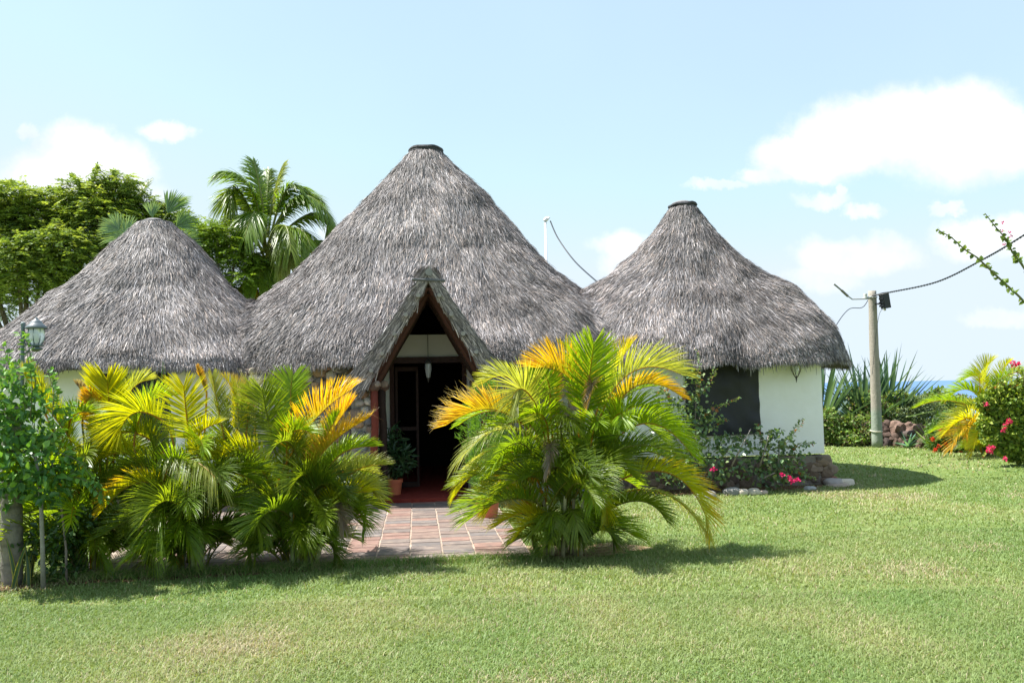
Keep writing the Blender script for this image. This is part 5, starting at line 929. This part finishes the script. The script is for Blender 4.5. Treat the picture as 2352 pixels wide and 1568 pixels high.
for (x, y) in [(1610, 780), (1640, 720), (1665, 690), (1870, 840), (1820, 800), (1700, 860), (1690, 700), (1800, 860), (1845, 870)]:
    m = MB(); qn = Wp(*PX['F'](x, y), YC-.35); m.lathe([(0, -.14), (.07, -.11), (.115, -.02), (.11, .06), (.06, .12), (0, .14)], qn, random.choice([(.35, .27, .05), (.40, .22, .06), (.25, .28, .06)]), 12); m.build('coconut', M['clay'], cp, smooth=True)
m = MB(); n = 300; d = nrm(rng.standard_normal((n, 3))); P = Wp(622, 660, YC)+d*np.array([.3, .3, .35]); m.strips(np.stack([P, P+d*.15+np.array([0, 0, -.05]), P+d*.2+np.array([0, 0, -.3])], 1), nrm(np.cross(d, [0, 0, 1.])), np.full((n, 3), .05)*np.array([1, .8, .3]), np.array([(.22, .13, .08)])*rng.uniform(.5, 1.4, (n, 1))); m.build('dry_sheath', M['thatch'], cp)
# fan palm and feather palm tips over the left hut
def fan(m, c, d, R, n=34, col=(.16, .26, .15), sp=2.4):
    d = nrm(np.asarray(d, float)); f = np.array([0, -1., .1]); s = nrm(np.cross(d, f)); a = np.linspace(-sp/2, sp/2, n); D = d*np.cos(a)[:, None]+s*np.sin(a)[:, None]; D += rng.normal(0, .03, (n, 3)); LL = R*(.8+.2*np.cos(a))*rng.uniform(.9, 1.05, n)
    K = np.array([0.02, .5, .8, 1.]); P = c+D[:, None]*(K[None, :, None]*LL[:, None, None]); P[..., 2] -= (K**3)[None]*.12*R; W_ = nrm(np.cross(D, f)); m.strips(P, W_, R*np.array([[.01, .055, .03, .003]])*np.ones((n, 1)), np.array([col])*rng.uniform(.8, 1.3, (n, 1)), .3, np.tile(f, (n, 1)))
YF = 20.; fb = Wp(345, 900, YF)*[1, 1, 0]; fp = thing('fan_palm', fb, 'silvery fan palm showing stiff fans on both sides of the left hut top', 'palm'); fc = Wp(345, 580, YF); fc[0] += 0
m = MB(); m.tube(np.array([fb, (fb+fc)/2, fc]), .13, (.25, .21, .17), 10); m.build('trunk', M['wood'], fp, smooth=True)
for (x, y, dx, dy, R, sp) in [(290, 545, -.6, .8, .75, 2.2), (275, 530, -.5, .5, .6, 1.8), (385, 490, .55, 1, .7, 1.4), (405, 520, .9, .6, .65, 1.8), (350, 500, .0, 1, .5, 1.2), (300, 560, -1, .1, .6, 2.), (410, 560, .9, .2, .6, 1.8)]:
    m = MB(); c = Wp(x, y, YF+random.uniform(-.3, .3)); fan(m, c, (dx, 0, dy), R, sp=sp, col=random.choice([(.22, .32, .22), (.16, .26, .15), (.28, .36, .27)])); tt = np.linspace(0, 1, 6); m.tube(bez(fc, (fc+c)/2+np.array([0, 0, .2]), c, tt), .015, (.2, .25, .12), 6, False); m.build('frond', M['palm'], fp, smooth=True)
YF2 = 24.; fb = Wp(300, 900, YF2)*[1, 1, 0]; fp = thing('feather_palm', fb, 'distant feather palm with upright frond tips above the left hut and behind the big tree', 'palm'); fc = Wp(300, 520, YF2)
m = MB(); m.tube(np.array([fb, (fb+fc)/2, fc]), .15, (.25, .21, .17), 10); m.build('trunk', M['wood'], fp, smooth=True)
for (a, b, c) in [((300, 520), (318, 460), (343, 415), ), ((298, 520), (290, 460), (284, 425)), ((300, 520), (305, 470), (308, 440)), ((300, 520), (340, 470), (372, 480)), ((296, 520), (280, 480), (262, 480)), ((300, 520), (390, 470), (420, 465))]:
    Q0, Qm, Q2 = Wp(*a, YF2), Wp(*b, YF2), Wp(*c, YF2+.5); m = MB(); frond(m, Q0, 2*Qm-.5*(Q0+Q2), Q2, 'd', n=50, L=.42, wd=.03, vee=.2, a0=50, rr=.02); m.build('frond', M['palm'], fp, smooth=True)

# ================================================================== LAWN BLADES
def inside(poly, x, y):
    poly = np.asarray(poly); c = np.zeros(len(x), bool); n = len(poly); j = n-1
    for i in range(n):
        xi, yi = poly[i]; xj, yj = poly[j]; c ^= ((yi > y) != (yj > y)) & (x < (xj-xi)*(y-yi)/(yj-yi+1e-12)+xi); j = i
    return c
def blades(n, y0, y1, w_, h_, x0=None, x1=None, pw=1.):
    y = y0+(y1-y0)*rng.random(n)**pw; hx = .68*y+.4; x = rng.uniform(-1, 1, n)*hx
    u, v = W2L(x, y)
    dead = (u > TU0-.01) & (u < TU1+.0) & (v > TV0-.0+.04*np.sin(u*9)) & (v < TV1)
    dead |= (v > .5) & (v < 6.5) & (u > -8) & (u < 6.6)
    dead |= ((inside(SOIL1, x, y) & (rng.random(n) < .8)) | (inside(SOIL2, x, y) & (rng.random(n) < .75)) | (inside(SOIL3, x, y) & (rng.random(n) < .85)))
    dead |= (v > 0) & (u < 4) & (v < .6) & (rng.random(n) < 0)
    k = ~dead; x, y = x[k], y[k]; n = len(x)
    pn = value_noise(x+60, y+60, .55, 3)*.55+value_noise(x+60, y+60, 1.7, 4)*.3+value_noise(x+60, y+60, 5., 6)*.15; pn2 = value_noise(x+60, y+60, .8, 8)
    h = h_*rng.uniform(.5, 1.25, n)*(.65+.7*pn); a = rng.uniform(0, 6.28, n); lean = rng.uniform(.15, 1.5, n); d = np.stack([np.cos(a), np.sin(a), np.zeros(n)], -1)
    b = np.stack([x, y, gz(x, y)-.003], -1); mid = b+d*(h*lean*.35)[:, None]+np.array([0, 0, 1.])*(h*.62)[:, None]; tip = b+d*(h*lean)[:, None]+np.array([0, 0, 1.])*(h*rng.uniform(.55, 1., n))[:, None]
    g = np.array([(.18, .26, .08)]); yel = np.array([(.28, .325, .12)]); lush = np.array([(.14, .26, .065)]); dry = np.array([(.43, .37, .23)])
    f = np.clip((pn-.34)*2.6, 0, 1)[:, None]; C = g*(1-f)+yel*f; f2 = (np.clip((pn2-.62)*2.2, 0, 1)*.6)[:, None]; C = C*(1-f2)+lush*f2
    dr = (rng.random(n) < .05+.8*np.clip(pn-.5, 0, 1)+.5*np.clip(value_noise(x+60, y+60, 1.1, 21)-.68, 0, 1)*4)[:, None]; C = np.where(dr, dry*rng.uniform(.6, 1.15, (n, 1)), C)*rng.uniform(.9, 1.12, (n, 1))
    sd = np.stack([np.cos(a+1.57+rng.normal(0, .6, n)), np.sin(a+1.57), np.zeros(n)], -1); wd = w_*rng.uniform(.7, 1.3, n)
    return np.stack([b, mid, tip], 1), nrm(sd), np.stack([wd, wd*.85, wd*.15], 1), np.stack([C*.88, C, C*1.05], 1)
gm = MB()
for args in ((230000, 4.0, 6.6, .0042, .034), (150000, 6.4, 9.2, .006, .036), (90000, 9., 14., .010, .040), (60000, 13.5, 26., .02, .05)): gm.strips(*blades(*args, pw=.75))
# longer tufts along the terrace edge and bed
n = 9000; u = rng.uniform(-4.6, 1.0, n); v = TV0-.02-np.abs(rng.normal(0, .10, n)); b = L2W(np.stack([u, v, np.zeros(n)], -1)); h = rng.uniform(.03, .10, n); d = rng.normal(0, .5, (n, 3)); d[:, 2] = 1.2
gm.strips(np.stack([b, b+d*h[:, None]*.45, b+d*h[:, None]*np.array([1.3, 1.3, .8])], 1), nrm(np.cross(d, rng.standard_normal((n, 3)))), np.full((n, 3), .005)*np.array([1, .8, .1]), np.array([(.10, .20, .04), (.16, .26, .05), (.3, .3, .14)])[rng.integers(0, 3, n)])
tag(gm.build('grass', M['grass'], smooth=True), 'short green lawn grass with yellowed patches and longer tufts', 'grass', kind='stuff')
